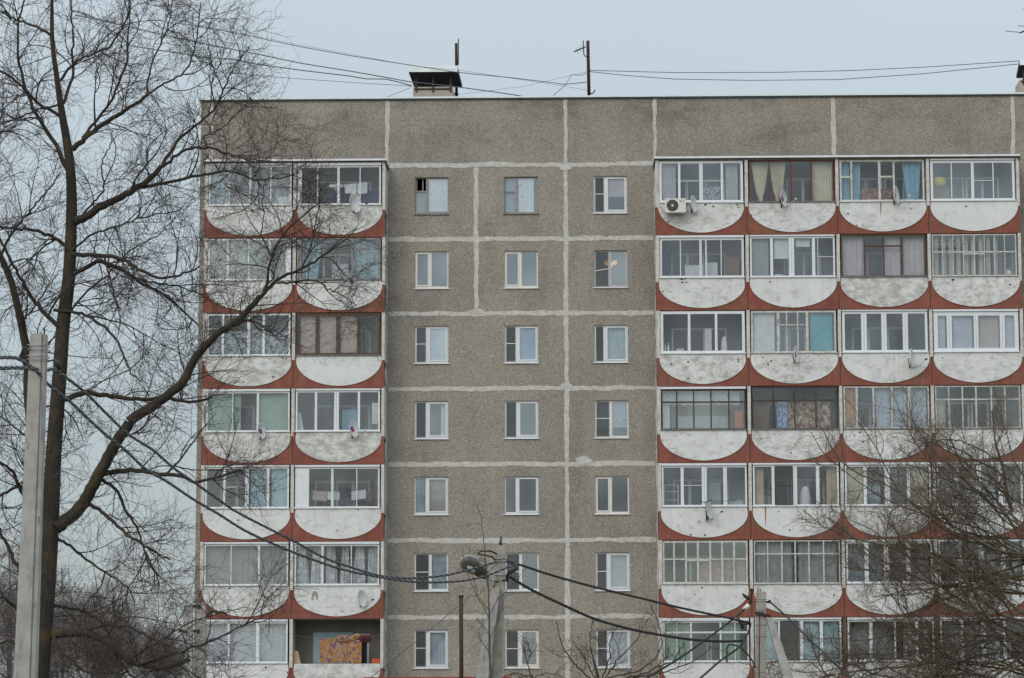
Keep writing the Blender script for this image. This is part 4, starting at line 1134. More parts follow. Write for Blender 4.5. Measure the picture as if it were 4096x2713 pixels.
m = MB().use('logo_red').loft([[(lx - .035 + .028 * math.cos(t), y, lzz + .028 * math.sin(t)) for t in [i * math.pi / 8 for i in range(16)]] for y in (BY - .424, BY - .4202)])
m.use('logo_grey')
y0, y1 = BY - .424, BY - .4202
m.box(lx + .01, lx + .02, y0, y1, lzz - .028, lzz + .028); m.box(lx + .021, lx + .045, y0, y1, lzz - .028, lzz - .018)
gx = lx + .055
m.box(gx, gx + .01, y0, y1, lzz - .028, lzz + .028); m.box(gx + .011, gx + .045, y0, y1, lzz + .018, lzz + .028); m.box(gx + .011, gx + .045, y0, y1, lzz - .028, lzz - .018)
m.box(gx + .035, gx + .045, y0, y1, lzz - .017, lzz + .002); m.box(gx + .022, gx + .034, y0, y1, lzz - .006, lzz + .002)
part(m, 'lettering', None, ac)
m = MB()
for x in (bx0 + .1, bx1 - .12): m.box(x, x + .035, BY - .40, BY - .031, bz0 - .035, bz0 - .002)
part(m, 'bracket', 'ac_white', ac)
m = MB().tube([(bx0, BY - .25, bz0 + .1), (bx0 - .1, BY - .2, bz0 + .05), (bx0 - .12, BY - .1, bz0 + .25), (bx0 - .2, BY - .05, bz0 + .35)], .02, 6)
part(m, 'pipe', 'galv', ac)

# ------------------------------------------------------------------ on the roof
yR = 2.5
def vent(u0, u1, v_top, v_lip, v_back, v_base, base_u, label):
    c = at((u0 + u1) / 2, v_base, yR)
    root = empty('roof_vent', Vector((c.x, yR, ZR + .05)), label, 'roof vent', 'roof vents')
    a, b = at(u0, v_top, yR - .9), at(u1, v_lip, yR - .9)
    bk = at(u0, v_back, yR + 1.0)
    m = MB().use('galv')
    x0, x1, zt, zl, zk = a.x, b.x, a.z, b.z, bk.z
    m.use('trim_light').quad((x0, yR - .9, zl), (x1, yR - .9, zl), (x1, yR - .88, zt), (x0, yR - .88, zt))
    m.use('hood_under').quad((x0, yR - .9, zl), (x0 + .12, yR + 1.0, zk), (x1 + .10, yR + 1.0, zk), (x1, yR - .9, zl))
    m.use('galv').quad((x0, yR - .88, zt), (x1, yR - .88, zt), (x1 + .10, yR + 1.02, zk + .1), (x0 + .12, yR + 1.02, zk + .1))
    m.use('hood_under').quad((x0 + .12, yR + 1.0, zk), (x0, yR - .9, zl), (x0, yR - .88, zt), (x0 + .12, yR + 1.02, zk + .1)); m.quad((x1, yR - .9, zl), (x1 + .10, yR + 1.0, zk), (x1 + .10, yR + 1.02, zk + .1), (x1, yR - .88, zt))
    part(m, 'hood', None, root)
    q0, q1 = at(base_u[0], v_base, yR - .5), at(base_u[1], v_base - 48, yR - .5)
    m = MB().use('shaft').box(q0.x, q1.x, yR - .5, yR + .8, ZR + .05, q1.z)
    part(m, 'shaft', None, root)
    m = MB()
    for t in (.08, .5, .94): m.box(q0.x + (q1.x - q0.x) * t - .03, q0.x + (q1.x - q0.x) * t + .03, yR - .56, yR - .502, q1.z - .2, q1.z + (.75 if t < .9 else .5))
    m.box(q0.x + .05, q1.x - .05, yR - .53, yR - .503, q1.z - .12, q1.z - .06)
    part(m, 'brace', 'black_metal', root)
    return root


vent(1634, 1830, 264, 287, 351, 395, (1652, 1812), 'slant hooded roof vent on the flat roof above the left balconies')
vent(4078, 4290, 236, 259, 313, 365, (4080, 4270), 'slant hooded roof vent cut by the right edge of the frame')
mast = empty('roof_mast', at(1823, 392, yR + 1.2), 'short black mast standing behind the left roof vent', 'mast')
part(MB().tube([at(1826, 395, yR + 1.2), at(1825, 174, yR + 1.2)], .055, 8), 'post', 'rust_mast', mast)
part(MB().tube([at(1833, 260, yR + 1.2), at(1834, 155, yR + 1.2)], .02, 6), 'rod', 'black_metal', mast)
part(MB().tube([at(1815, 375, yR + 1.2), at(1834, 378, yR + 1.2)], .04, 6), 'insulator', 'black_metal', mast)
yM = 1.0
mast = empty('roof_mast', at(2355, 388, yM), 'taller dark mast with a small aerial, middle of the roof', 'mast')
part(MB().tube([at(2356, 390, yM), at(2351.5, 164, yM)], .062, 8), 'post', 'rust_mast', mast)
part(MB().tube([at(2333, 163, yM - .1), at(2334, 200, yM - .1), at(2336, 220, yM - .1), at(2342, 227, yM - .1), at(2350, 222, yM)], .02, 6), 'hook', 'black_metal', mast)
part(MB().tube([at(2341, 188, yM - .15), at(2297, 207, yM - .6)], .028, 6), 'aerial_boom', 'black_metal', mast)
e_ = MB()
for t in (.25, .5, .75):
    q = at(2341, 188, yM - .15).lerp(at(2297, 207, yM - .6), t); e_.tube([q + Vector((-.05, 0, .10)), q + Vector((.05, 0, -.10))], .007, 4)
part(e_, 'aerial_element', 'black_metal', mast)
part(MB().tube([at(2362, 375, yM), at(2372, 373, yM), at(2378, 366, yM), at(2378, 360, yM)], .025, 6), 'insulator', 'black_metal', mast)
yT = 2.0
aerial([('mast', [at(4130, 366, yT), at(4128, 60, yT)], .04), ('boom', [at(4080, 132, yT - .3), at(4140, 105, yT + .3)], .03), ('element', [at(4022, 125, yT - .3), at(4084, 130, yT - .3)], .013),
        ('element', [at(4072, 104, yT), at(4150, 108, yT)], .013), ('element', [at(4090, 37, yT + .2), at(4160, 42, yT + .2)], .01)], 'television_aerial', 'television aerial at the right edge above the roof', at(4130, 366, yT))

WIRES = [
    ('upper roof wire running from the tree to the taller mast', [(700, 92), (821, 109), (1000, 145), (1200, 187), (1400, 223), (1641, 261), (1830, 290), (2060, 313), (2261, 338), (2346, 329)], .016),
    ('thick roof cable sloping down to the left vent hood', [(300, 60), (494, 103), (700, 150), (861, 184), (1033, 218), (1200, 253), (1400, 285), (1543, 310), (1640, 328), (1836, 349), (1990, 370), (2129, 391)], .020),
    ('wavy roof cable ending low on the left vent hood', [(500, 180), (821, 230), (930, 238), (1033, 258), (1200, 281), (1400, 305), (1463, 316), (1543, 317), (1600, 330), (1650, 345)], .020),
    ('thin lowest roof wire left of the vent', [(900, 288), (1045, 304), (1200, 316), (1400, 330), (1645, 345)], .010),
    ('faint stay wire from vent corner to roof edge', [(1532, 396), (1590, 372), (1645, 350)], .009),
    ('upper roof wire from mast to right vent', [(2358, 282), (2700, 291), (3100, 290), (3400, 283), (3700, 269), (4078, 244)], .014),
    ('lower sagging roof wire from mast to right vent', [(2359, 287), (2500, 302), (2700, 317), (3000, 322), (3350, 319), (3700, 295), (4078, 256)], .014),
    ('loose kinked wire hanging left of the taller mast', [(2346, 292), (2325, 302), (2300, 300), (2287, 298), (2262, 340), (2203, 391)], .012),
    ('faint roof wire far behind the left vent', [(700, 80), (1200, 180), (1640, 262), (1850, 283), (2255, 345), (2350, 362)], .006),
    ('faint rising roof wire between the masts', [(1840, 378), (2100, 345), (2346, 288)], .006),
]
for (lb, pts, r) in WIRES:
    y = 1.2 + WIRES.index((lb, pts, r)) * .04
    W_ = []
    P3 = [at(u, v, y) for u, v in pts]
    o = thing(MB().tube(P3, r, 5), 'roof_wire', 'thin_wire', lb, 'wire', 'wires over the roof')

# ------------------------------------------------------------------ utility poles, lamp, cables
def yd(d): return d - CD


def pole_mesh(pt, pb, wt, wb, notch=True):
    """tapered concrete pole from axis points top/bottom (world), extended to the ground"""
    ax = (pb - pt); t = (0 - pt.z) / ax.z; g = pt + ax * t
    wg = wt + (wb - wt) * t
    sec = [(-.5, -.42), (.24, -.5), (.29, -.38), (.36, -.47), (.5, -.40), (.5, .4), (-.42, .5)] if notch else [(-.46, -.5), (.46, -.5), (.5, -.46), (.5, .5), (-.5, .5), (-.5, -.46)]
    rings = []
    for q in (1, .75, .5, .25, .03, 0.0):
        c = pt.lerp(g, q); w = wt + (wg - wt) * q
        if q == 0.0: w *= .97
        rings.append([(c.x + x * w, c.y + y * w, c.z) for x, y in sec])
    return MB().loft(rings), g


yL, yC, yRt = yd(45), yd(79), yd(94)
# left pole
pt, pb = at(157, 1340, yL), at(103, 2713, yL)
m, gp = pole_mesh(pt, pb, .225, .30)
pl = empty('utility_pole', gp, 'tall pale concrete utility pole in front of the big bare tree at the left', 'pole')
part(m, 'shaft', 'concrete', pl)
m = MB()
for v in (1385, 1402, 1428, 1442):
    c = at(158 - (v - 1340) * .04, v, yL); w = .135
    m = MB().tube([(c.x - w, c.y - w, c.z), (c.x + w * 1.05, c.y - w * 1.1, c.z + .005), (c.x + w, c.y + w, c.z), (c.x - w, c.y + w, c.z), (c.x - w, c.y - w, c.z)], .007, 5)
    part(m, 'strap', 'galv', pl)
part(MB().tube([at(177, 1340, yL), at(178, 1310, yL)], .012, 5), 'rod', 'rust', pl)
part(MB().tube([at(130, 1395, yL - .1), at(92, 1390, yL - .15), at(84, 1430, yL - .15), at(100, 1452, yL - .12), at(125, 1470, yL - .12)], [.008, .02, .045, .04, .03], 6), 'clamp', 'black_metal', pl)
part(MB().tube([at(190, 1445, yL - .1), at(220, 1440, yL - .15), at(232, 1455, yL - .15), at(240, 1480, yL - .12)], [.008, .02, .05, .03], 6), 'clamp', 'black_metal', pl)
part(MB().tube([at(168, 1560 + i * 100, yL - .14) for i in range(3)] , .004, 4), 'crack', 'joint_dark', pl)
part(MB().tube([at(153, 2068, yL - .16), at(157, 2073, yL - .2), at(156, 2090, yL - .2), at(151, 2093, yL - .16)], .006, 5), 'hook', 'black_metal', pl)
# middle pole with strut
pt, pb = at(2005, 2183, yC), at(1987, 2713, yC)
m, gp = pole_mesh(pt, pb, .235, .262, False)
pc = empty('utility_pole', gp, 'weathered concrete pole with a raking strut and street lamp, in front of the grey wall', 'pole')
part(m, 'shaft', 'concrete_old', pc)
m, _g = pole_mesh(at(1985, 2352, yC - .2), at(1928, 2713, yC - .5), .22, .30, False)
part(m, 'strut', 'concrete', pc)
part(MB().tube([at(1994, 2305, yC - .02), at(1990, 2330, yC - .05), at(1980, 2358, yC - .05)], [.05, .085, .10], 8), 'strut_bracket', 'black_metal', pc)
for u, h in ((2001.5, 2146), (2007, 2146), (1998, 2166)):
    part(MB().tube([at(u, 2186, yC), at(u, h, yC)], .014, 5), 'rod', 'black_metal', pc)
m = MB()
for v in (2236, 2248, 2302):
    c = at(2004, v, yC); w = .145
    m = MB().tube([(c.x - w, c.y - w, c.z), (c.x + w, c.y - w, c.z), (c.x + w, c.y + w, c.z), (c.x - w, c.y + w, c.z), (c.x - w, c.y - w, c.z)], .012, 5)
    part(m, 'strap', 'galv', pc)
part(MB().tube([at(1988, 2216, yC - .1), at(1960, 2204, yC - .3), at(1920, 2206, yC - .5), at(1911, 2214, yC - .5), at(1940, 2222, yC - .3), at(1970, 2228, yC - .1), at(1985, 2244, yC - .1)], [.02, .024, .02, .018, .02, .024, .02], 6), 'cable_loop', 'black_metal', pc)
part(MB().tube([at(2026, 2246, yC - .1), at(2040, 2248, yC - .15)], .035, 6), 'clamp', 'black_metal', pc)
part(MB().tube([at(2068, 2268, yC - .2), at(2056, 2282, yC - .2), at(2034, 2292, yC - .15), at(2028, 2310, yC - .12), at(2026, 2326, yC - .1)], [.05, .05, .045, .04, .03], 6), 'clamp', 'black_metal', pc)
part(MB().tube([at(2008, 2322, yC - .12), at(2026, 2324, yC - .14), at(2032, 2318, yC - .14), at(2030, 2330, yC - .14)], .02, 5), 'hook', 'black_metal', pc)
# street lamp: tilted cobra head with a round glass
lp = empty('street_lamp', at(1965, 2304, yC - .25), 'grey cobra head street lamp tilted upwards on the middle pole', 'street lamp')
A_, B_ = at(1848, 2232, yC - .8), at(1952, 2312, yC - .3)
axis = (B_ - A_); Ln = axis.length; ax = axis.normalized()
nrm = Vector((-.25, -.85, -.30)); nrm = (nrm - ax * nrm.dot(ax)).normalized(); sd = ax.cross(nrm)
m = MB(); rings = []
for t, hw, hh in ((0, .05, .03), (.06, .15, .08), (.2, .235, .14), (.38, .255, .17), (.55, .21, .16), (.62, .17, .15), (.64, .165, .15), (.80, .15, .13), (.95, .09, .08), (1.0, .05, .05)):
    c = A_ + axis * t
    rings.append([c + sd * (hw * math.cos(q)) + nrm * ((hh if math.sin(q) < 0 else hh * .35) * math.sin(q)) for q in [i * math.pi / 8 for i in range(16)]])
m.use('lamp_grey').loft(rings[:6], True, True)
part(m, 'bowl', None, lp)
m = MB().use('lamp_dark').loft(rings[5:], True, True)
part(m, 'housing', None, lp)
m = MB(); rings = []
for q_, d in ((1, 0.035), (.96, .075), (.7, .115), (.3, .135), (.05, .14)):
    rings.append([A_ + axis * .34 + ax * (.23 * Ln * q_ * math.cos(q) / .75) + sd * (.205 * q_ * math.sin(q)) + nrm * d for q in [i * math.pi / 10 for i in range(20)]])
m.loft(rings, True, True)
part(m, 'lens', 'lens', lp)
m = MB(); cB = A_ + axis * .36 + sd * .03 + nrm * .135
m.loft([[cB + ax * (.13 * q_ * math.cos(q)) + sd * (.075 * q_ * math.sin(q)) + nrm * d for q in [i * math.pi / 8 for i in range(16)]] for q_, d in ((1, 0), (.8, .02), (.3, .03))], True, True)
part(m, 'bulb', 'porcelain', lp)
part(MB().tube([B_ - ax * .05, B_ + ax * .12, at(1975, 2320, yC - .2), at(1992, 2322, yC - .12)], .028, 8), 'arm', 'galv', lp)
# right pole with strut
pt, pb = at(3044, 2368, yRt), at(3043, 2713, yRt)
m, gp = pole_mesh(pt, pb, .29, .30, False)
pr = empty('utility_pole', gp, 'concrete utility pole with a raking strut, in front of the right block of balconies', 'pole')
part(m, 'shaft', 'concrete_old', pr)
m, _g = pole_mesh(at(3078, 2474, yRt - .1), at(3153, 2713, yRt - .4), .19, .29, False)
part(m, 'strut', 'concrete', pr)
part(MB().box(at(3018, 2450, yRt).x, at(3052, 2450, yRt).x, yRt - .22, yRt - .155, at(3018, 2462, yRt).z, at(3018, 2449, yRt).z), 'strut_bracket', 'black_metal', pr)
part(MB().tube([at(3052, 2460, yRt - .18), at(3072, 2460, yRt - .2), at(3082, 2466, yRt - .2)], .05, 6), 'strut_clamp', 'rust', pr)
for u, v in ((3032, 2352), (3041, 2356)): part(MB().tube([at(u, 2372, yRt), at(u, v, yRt)], .018, 5), 'rod', 'black_metal', pr)
m = MB()
for v in (2398, 2406, 2440, 2500, 2546, 2690):
    c = at(3044, v, yRt); w = .16
    m = MB().tube([(c.x - w, c.y - w, c.z), (c.x + w, c.y - w, c.z - .01), (c.x + w, c.y + w, c.z), (c.x - w, c.y + w, c.z), (c.x - w, c.y - w, c.z)], .009, 4)
    part(m, 'strap', 'galv', pr)
part(MB().tube([at(3039, 2460, yRt - .17), at(3037, 2580, yRt - .17), at(3036, 2713, yRt - .17)], .012, 5), 'down_lead', 'black_metal', pr)
part(MB().tube([at(3066, 2410, yRt - .1), at(3080, 2407, yRt - .2)], [.02, .06], 6), 'clamp', 'black_metal', pr)
part(MB().tube([at(2970, 2375, yRt - .3), at(2981, 2386, yRt - .3), at(3010, 2410, yRt - .2)], [.03, .05, .015], 6), 'clamp', 'black_metal', pr)
part(MB().tube([at(2998, 2360, yRt - .2), at(3012, 2362, yRt - .2), at(3004, 2392, yRt - .25), at(2998, 2418, yRt - .3)], [.02, .045, .035, .04], 6), 'cable_end', 'rust', pr)
part(MB().tube([at(2996, 2420, yRt - .3), at(2975, 2440, yRt - .3)], .07, 8), 'insulator', 'porcelain', pr)
part(MB().tube([at(2950, 2470, yRt - .3), at(2962, 2490, yRt - .3), at(2974, 2515, yRt - .3), at(2970, 2500, yRt - .3), at(3003, 2494, yRt - .25)], [.03, .06, .03, .02, .03], 6), 'clamp', 'black_metal', pr)
# two far poles at the left corner of the building
yF = yd(96)
pt, pb = at(754, 2420, yF), at(754, 2713, yF)
m, gp = pole_mesh(pt, pb, .235, .25, False)
pf = empty('utility_pole', gp, 'left one of two pale poles half hidden by twigs at the building corner', 'pole')
part(m, 'shaft', 'concrete', pf)
part(MB().box(at(724, 0, yF).x, at(736, 0, yF).x, yF - .2, yF - .1, at(0, 2534, yF).z, at(0, 2522, yF).z), 'hook', 'black_metal', pf)
part(MB().tube([at(730, 2528, yF - .15), at(752, 2528, yF - .15)], .02, 5), 'pin', 'black_metal', pf)
yF2 = yd(97)
pt, pb = at(806, 2413, yF2), at(806, 2713, yF2)
m, gp = pole_mesh(pt, pb, .255, .26, False)
pf = empty('utility_pole', gp, 'right one of two pale poles, overlapping the building corner, with a crossbar', 'pole')
part(m, 'shaft', 'concrete', pf)
part(MB().box(at(786, 0, yF2).x, at(836, 0, yF2).x, yF2 - .2, yF2 - .135, at(0, 2436, yF2).z, at(0, 2424, yF2).z), 'crossbar', 'rust', pf)
part(MB().box(at(752, 0, yF2).x, at(834, 0, yF2).x, yF2 - .2, yF2 - .135, at(0, 2534, yF2).z, at(0, 2523, yF2).z), 'crossbar', 'rust', pf)
part(MB().tube([at(826, 2460, yF2 - .2), at(848, 2444, yF2 - .5), at(870, 2448, yF2 - .8), at(906, 2456, yF2 - 1.0)], [.02, .04, .04, .02], 6), 'lamp_arm', 'black_metal', pf)
part(MB().tube([at(856, 2452, yF2 - .5), at(857, 2466, yF2 - .5)], .03, 6), 'insulator', 'porcelain', pf)


def twisted(pts, d0, d1, name, label, grp, r=.0155, pitch=.42, strands=(('cable_dark', 0), ('cable_grey', 2.1), ('cable_dark', 4.2)), y_fn=None):
    """bundle of twisted insulated wires along photograph points whose distance runs from d0 to d1"""
    us = [p[0] for p in pts]
    P3 = []
    for (u, v) in pts:
        t = (u - us[0]) / ((us[-1] - us[0]) or 1)
        P3.append(at(u, v, yd(d0 + (d1 - d0) * t)))
    # resample with a Catmull-Rom curve
    S = []
    for i in range(len(P3) - 1):
        p0_, p1_, p2_, p3_ = P3[max(i - 1, 0)], P3[i], P3[i + 1], P3[min(i + 2, len(P3) - 1)]
        n = max(2, int((p2_ - p1_).length / .09))
        for j in range(n):
            t = j / n
            S.append(.5 * ((2 * p1_) + (p2_ - p0_) * t + (2 * p0_ - 5 * p1_ + 4 * p2_ - p3_) * t * t + (3 * p1_ - p0_ - 3 * p2_ + p3_) * t ** 3))
    S.append(P3[-1])
    m = MB(); s = 0
    acc = [0]
    for a, b in zip(S, S[1:]): s += (b - a).length; acc.append(s)
    for mt, ph in strands:
        m.use(mt); pts_ = []
        for i, p in enumerate(S):
            a = acc[i] / pitch * 6.283 + ph
            rr = r * .95 if len(strands) > 1 else 0
            pts_.append(p + Vector((0, math.cos(a) * rr, math.sin(a) * rr)))
        m.tube(pts_, r, 5)
    o = thing(m, name, None, label, 'cable', grp)
    return o


GC = 'twisted overhead cables between the poles'
C1 = [(-60, 1425), (0, 1430), (60, 1432), (100, 1450), (135, 1474), (190, 1480), (218, 1476), (250, 1500), (344, 1573), (436, 1665), (517, 1740), (611, 1800), (699, 1876), (774, 1928), (873, 1998), (961, 2056), (1184, 2170), (1298, 2232), (1411, 2272), (1495, 2298), (1575, 2311), (1656, 2313), (1772, 2303), (1865, 2283), (1981, 2250)]
C2 = [(-60, 1470), (0, 1473), (80, 1472), (140, 1482), (195, 1539), (287, 1613), (373, 1694), (436, 1750), (501, 1800), (582, 1876), (670, 1928), (774, 1998), (873, 2056), (990, 2128), (1159, 2204), (1285, 2251), (1369, 2278), (1453, 2297), (1586, 2320), (1679, 2329), (1772, 2329), (1865, 2322), (1958, 2299), (2032, 2269), (2070, 2255)]
twisted(C1, 41.0, 78.8, 'overhead_cable', 'upper twisted cable from the tall left pole to the middle pole', GC)
twisted(C2, 41.0, 78.6, 'overhead_cable', 'lower twisted cable from the tall left pole to the middle pole', GC)
C3 = [(2040, 2250), (2088, 2262), (2190, 2296), (2330, 2336), (2469, 2371), (2580, 2397), (2701, 2427), (2822, 2453), (2926, 2475), (3003, 2494)]
C4 = [(2037, 2306), (2121, 2357), (2237, 2413), (2376, 2475), (2515, 2515), (2640, 2540), (2760, 2558), (2880, 2566), (2971, 2564)]
twisted(C3, 78.8, 93.6, 'overhead_cable', 'upper dark cable from the middle pole to the right pole', GC, r=.021, strands=(('cable_dark', 0), ('cable_dark', 3.14)))
twisted(C4, 78.8, 93.6, 'overhead_cable', 'lower dark cable from the middle pole to the right pole', GC, r=.024, strands=(('cable_dark', 0), ('cable_dark', 3.14)))
twisted([(3080, 2408), (3150, 2470), (3240, 2560), (3373, 2685), (3420, 2735)], 93.8, 88, 'service_cable', 'black cable running down right from the right pole', 'service cables at the right pole', r=.026, strands=(('cable_dark', 0),))
twisted([(2520, 2752), (2580, 2716), (2718, 2633), (2867, 2527), (2940, 2470), (2978, 2438)], 84, 93.6, 'service_cable', 'long thick cable sloping down left from the insulator of the right pole', 'service cables at the right pole', r=.021, strands=(('cable_dark', 0), ('cable_dark', 3.14)))
twisted([(2760, 2750), (2802, 2713), (2880, 2645), (2968, 2577), (3003, 2500)], 86, 93.6, 'service_cable', 'shorter thick cable sloping down left below the others', 'service cables at the right pole', r=.021, strands=(('cable_dark', 0), ('cable_dark', 3.14)))
twisted([(2908, 2652), (2909, 2590), (2926, 2579), (2960, 2590), (2990, 2618), (3010, 2645), (3022, 2672)], 93.6, 93.7, 'service_cable', 'looped black cable ending at the right pole', 'service cables at the right pole', r=.024, strands=(('cable_dark', 0),))

# red roofed shed with a pipe
yS = yd(90)
x0, x1 = at(1455, 2709, yS).x, at(2045, 2709, yS).x
zr = at(1750, 2709, yS).z
sh = empty('shed', ((x0 + x1) / 2, yS, 0), 'low shed whose red metal roof ridge just shows at the bottom edge', 'shed')
part(MB().box(x0 + .2, x1 - .2, yS - 1.8, yS + 1.8, 0, zr - 1.1), 'wall', 'shed_wall', sh)
part(MB().prism([(x0, zr - .06), (x1, zr - .06), (x1, zr), (x0, zr)], yS - .08, yS + .08), 'ridge', 'roof_red', sh)
m = MB()
for s_ in (-1, 1):
    m.quad((x0, yS + s_ * .075, zr - .05), (x1, yS + s_ * .075, zr - .05), (x1, yS + s_ * 2.1, zr - 1.25), (x0, yS + s_ * 2.1, zr - 1.25))
part(m, 'roof', 'roof_red', sh)
pp = empty('metal_pipe', at(1846, 2709, yS - .4), 'rusty brown vertical pipe in front of the lowest left window', 'pipe')
part(MB().tube([Vector((at(1846, 2709, yS - .4).x, yS - .4, zr - .9)), at(1845, 2590, yS - .4), at(1844, 2383, yS - .4)], .058, 8), 'tube', 'rust', pp)
part(MB().tube([at(1844, 2390, yS - .4), at(1844, 2381, yS - .4)], .070, 8), 'cap', 'rust', pp)
thing(MB().tube([at(1840, 2420, yS - .4), at(1790, 2462, yS - .45), at(1700, 2535, yS - .5), at(1620, 2602, yS - .6), at(1520, 2682, yS - .7), at(1440, 2745, yS - .8)], .011, 5), 'stay_wire', 'thin_wire', 'thin wire sloping down left from the rusty pipe', 'wire')


# ------------------------------------------------------------------ trees
class Tree:
    def __init__(s, seed): s.rng = np.random.default_rng(seed); s.batches = {'trunk': [], 'crown': []}

    def add(s, kind, pts, r, sides): s.batches[kind].append((pts, r, sides))

    def resample(s, P, n):
        P = np.asarray(P, float)
        d = np.r_[0, np.cumsum(np.linalg.norm(np.diff(P[:, :3], axis=0), axis=1))]
        t = np.linspace(0, d[-1], n)
        Q = np.stack([np.interp(t, d, P[:, i]) for i in range(P.shape[1])], 1)
        for _ in range(1): Q[1:-1] = .25 * Q[:-2] + .5 * Q[1:-1] + .25 * Q[2:]
        return Q

    def grow(s, st, d, ln, r0, r1, nseg, wig, trop, ysq=1.0):
        Mn = len(st)
        p = st.copy(); d = d / np.linalg.norm(d, axis=1, keepdims=True)
        out = [p.copy()]
        curl = s.rng.normal(0, wig * .85, (Mn, 3))
        for i in range(nseg):
            d = d + s.rng.normal(0, wig * .5, (Mn, 3)) + curl + trop
            d[:, 1] *= ysq
            d /= np.linalg.norm(d, axis=1, keepdims=True)
            p = p + d * (ln / nseg)[:, None]
            out.append(p.copy())
        pts = np.stack(out, 1)
        t = np.linspace(0, 1, nseg + 1)[None, :]
        return pts, r0[:, None] * (1 - t) + r1[:, None] * t

    def spawn(s, pts, n, t0, t1, a0, a1, bias=None):
        Mn, Np, _ = pts.shape
        idx = np.repeat(np.arange(Mn), n) if np.isscalar(n) else np.repeat(np.arange(Mn), n)
        t = s.rng.uniform(t0, t1, len(idx)) * (Np - 1)
        i = np.minimum(t.astype(int), Np - 2); fr = (t - i)[:, None]
        a, b = pts[idx, i], pts[idx, i + 1]
        st = a * (1 - fr) + b * fr
        tg = b - a; tg /= np.linalg.norm(tg, axis=1, keepdims=True) + 1e-9
        rv = s.rng.normal(0, 1, tg.shape)
        rv[:, 1] *= .6
        if bias is not None: rv += np.asarray(bias)
        pr = rv - tg * (rv * tg).sum(1, keepdims=True); pr /= np.linalg.norm(pr, axis=1, keepdims=True) + 1e-9
        an = s.rng.uniform(a0, a1, len(idx))[:, None]
        return st, tg * np.cos(an) + pr * np.sin(an), idx, t / (Np - 1)

    def mesh(s, kind, name, mat, parent, loc):
        V, Fc, base = [], [], 0
        for pts, r, sides in s.batches[kind]:
            Mn, Np, _ = pts.shape
            tg = np.empty_like(pts)
            tg[:, 1:-1] = pts[:, 2:] - pts[:, :-2]; tg[:, 0] = pts[:, 1] - pts[:, 0]; tg[:, -1] = pts[:, -1] - pts[:, -2]
            tg /= np.linalg.norm(tg, axis=2, keepdims=True) + 1e-9
            ref = np.zeros_like(tg); ref[..., 1] = 1
            bad = np.abs(tg[..., 1]) > .9; ref[bad] = (1, 0, 0)
            a = np.cross(tg, ref); a /= np.linalg.norm(a, axis=2, keepdims=True) + 1e-9
            b = np.cross(tg, a)
            an = np.arange(sides) * 2 * np.pi / sides
            ring = pts[:, :, None] + (a[:, :, None] * np.cos(an)[None, None, :, None] + b[:, :, None] * np.sin(an)[None, None, :, None]) * r[:, :, None, None]
            V.append(ring.reshape(-1, 3))
            m_, j, k = np.meshgrid(np.arange(Mn), np.arange(Np - 1), np.arange(sides), indexing='ij')
            k2 = (k + 1) % sides
            f = lambda jj, kk: base + (m_ * Np + jj) * sides + kk
            Fc.append(np.stack([f(j, k), f(j, k2), f(j + 1, k2), f(j + 1, k)], -1).reshape(-1, 4))
            base += Mn * Np * sides
        V = np.concatenate(V) - np.asarray(loc)[None]; Fc = np.concatenate(Fc)
        me = bpy.data.meshes.new(name)
        me.vertices.add(len(V)); me.vertices.foreach_set('co', V.astype(np.float32).ravel())
        me.loops.add(len(Fc) * 4); me.loops.foreach_set('vertex_index', Fc.astype(np.int32).ravel())
        me.polygons.add(len(Fc))
        me.polygons.foreach_set('loop_start', np.arange(0, len(Fc) * 4, 4, dtype=np.int32))
        me.polygons.foreach_set('loop_total', np.full(len(Fc), 4, dtype=np.int32))
        me.polygons.foreach_set('use_smooth', np.ones(len(Fc), dtype=bool))
        me.update(); me.validate()
        me.materials.append(M[mat])
        o = bpy.data.objects.new(name, me); col.objects.link(o); o.parent = parent
        return o


def limb3(pts, D, lean, rng, y0=0.0, yslope=None):
    """photograph points -> world polyline around distance D; lean = how far it comes forward or back over its length"""
    n = len(pts); out = []
    for i, (u, v) in enumerate(pts):
        t = i / max(1, n - 1)
        out.append(tuple(at(u, v, yd(D) + y0 + lean * t + .10 * math.sin(5 * t + y0))))
    return np.array(out)


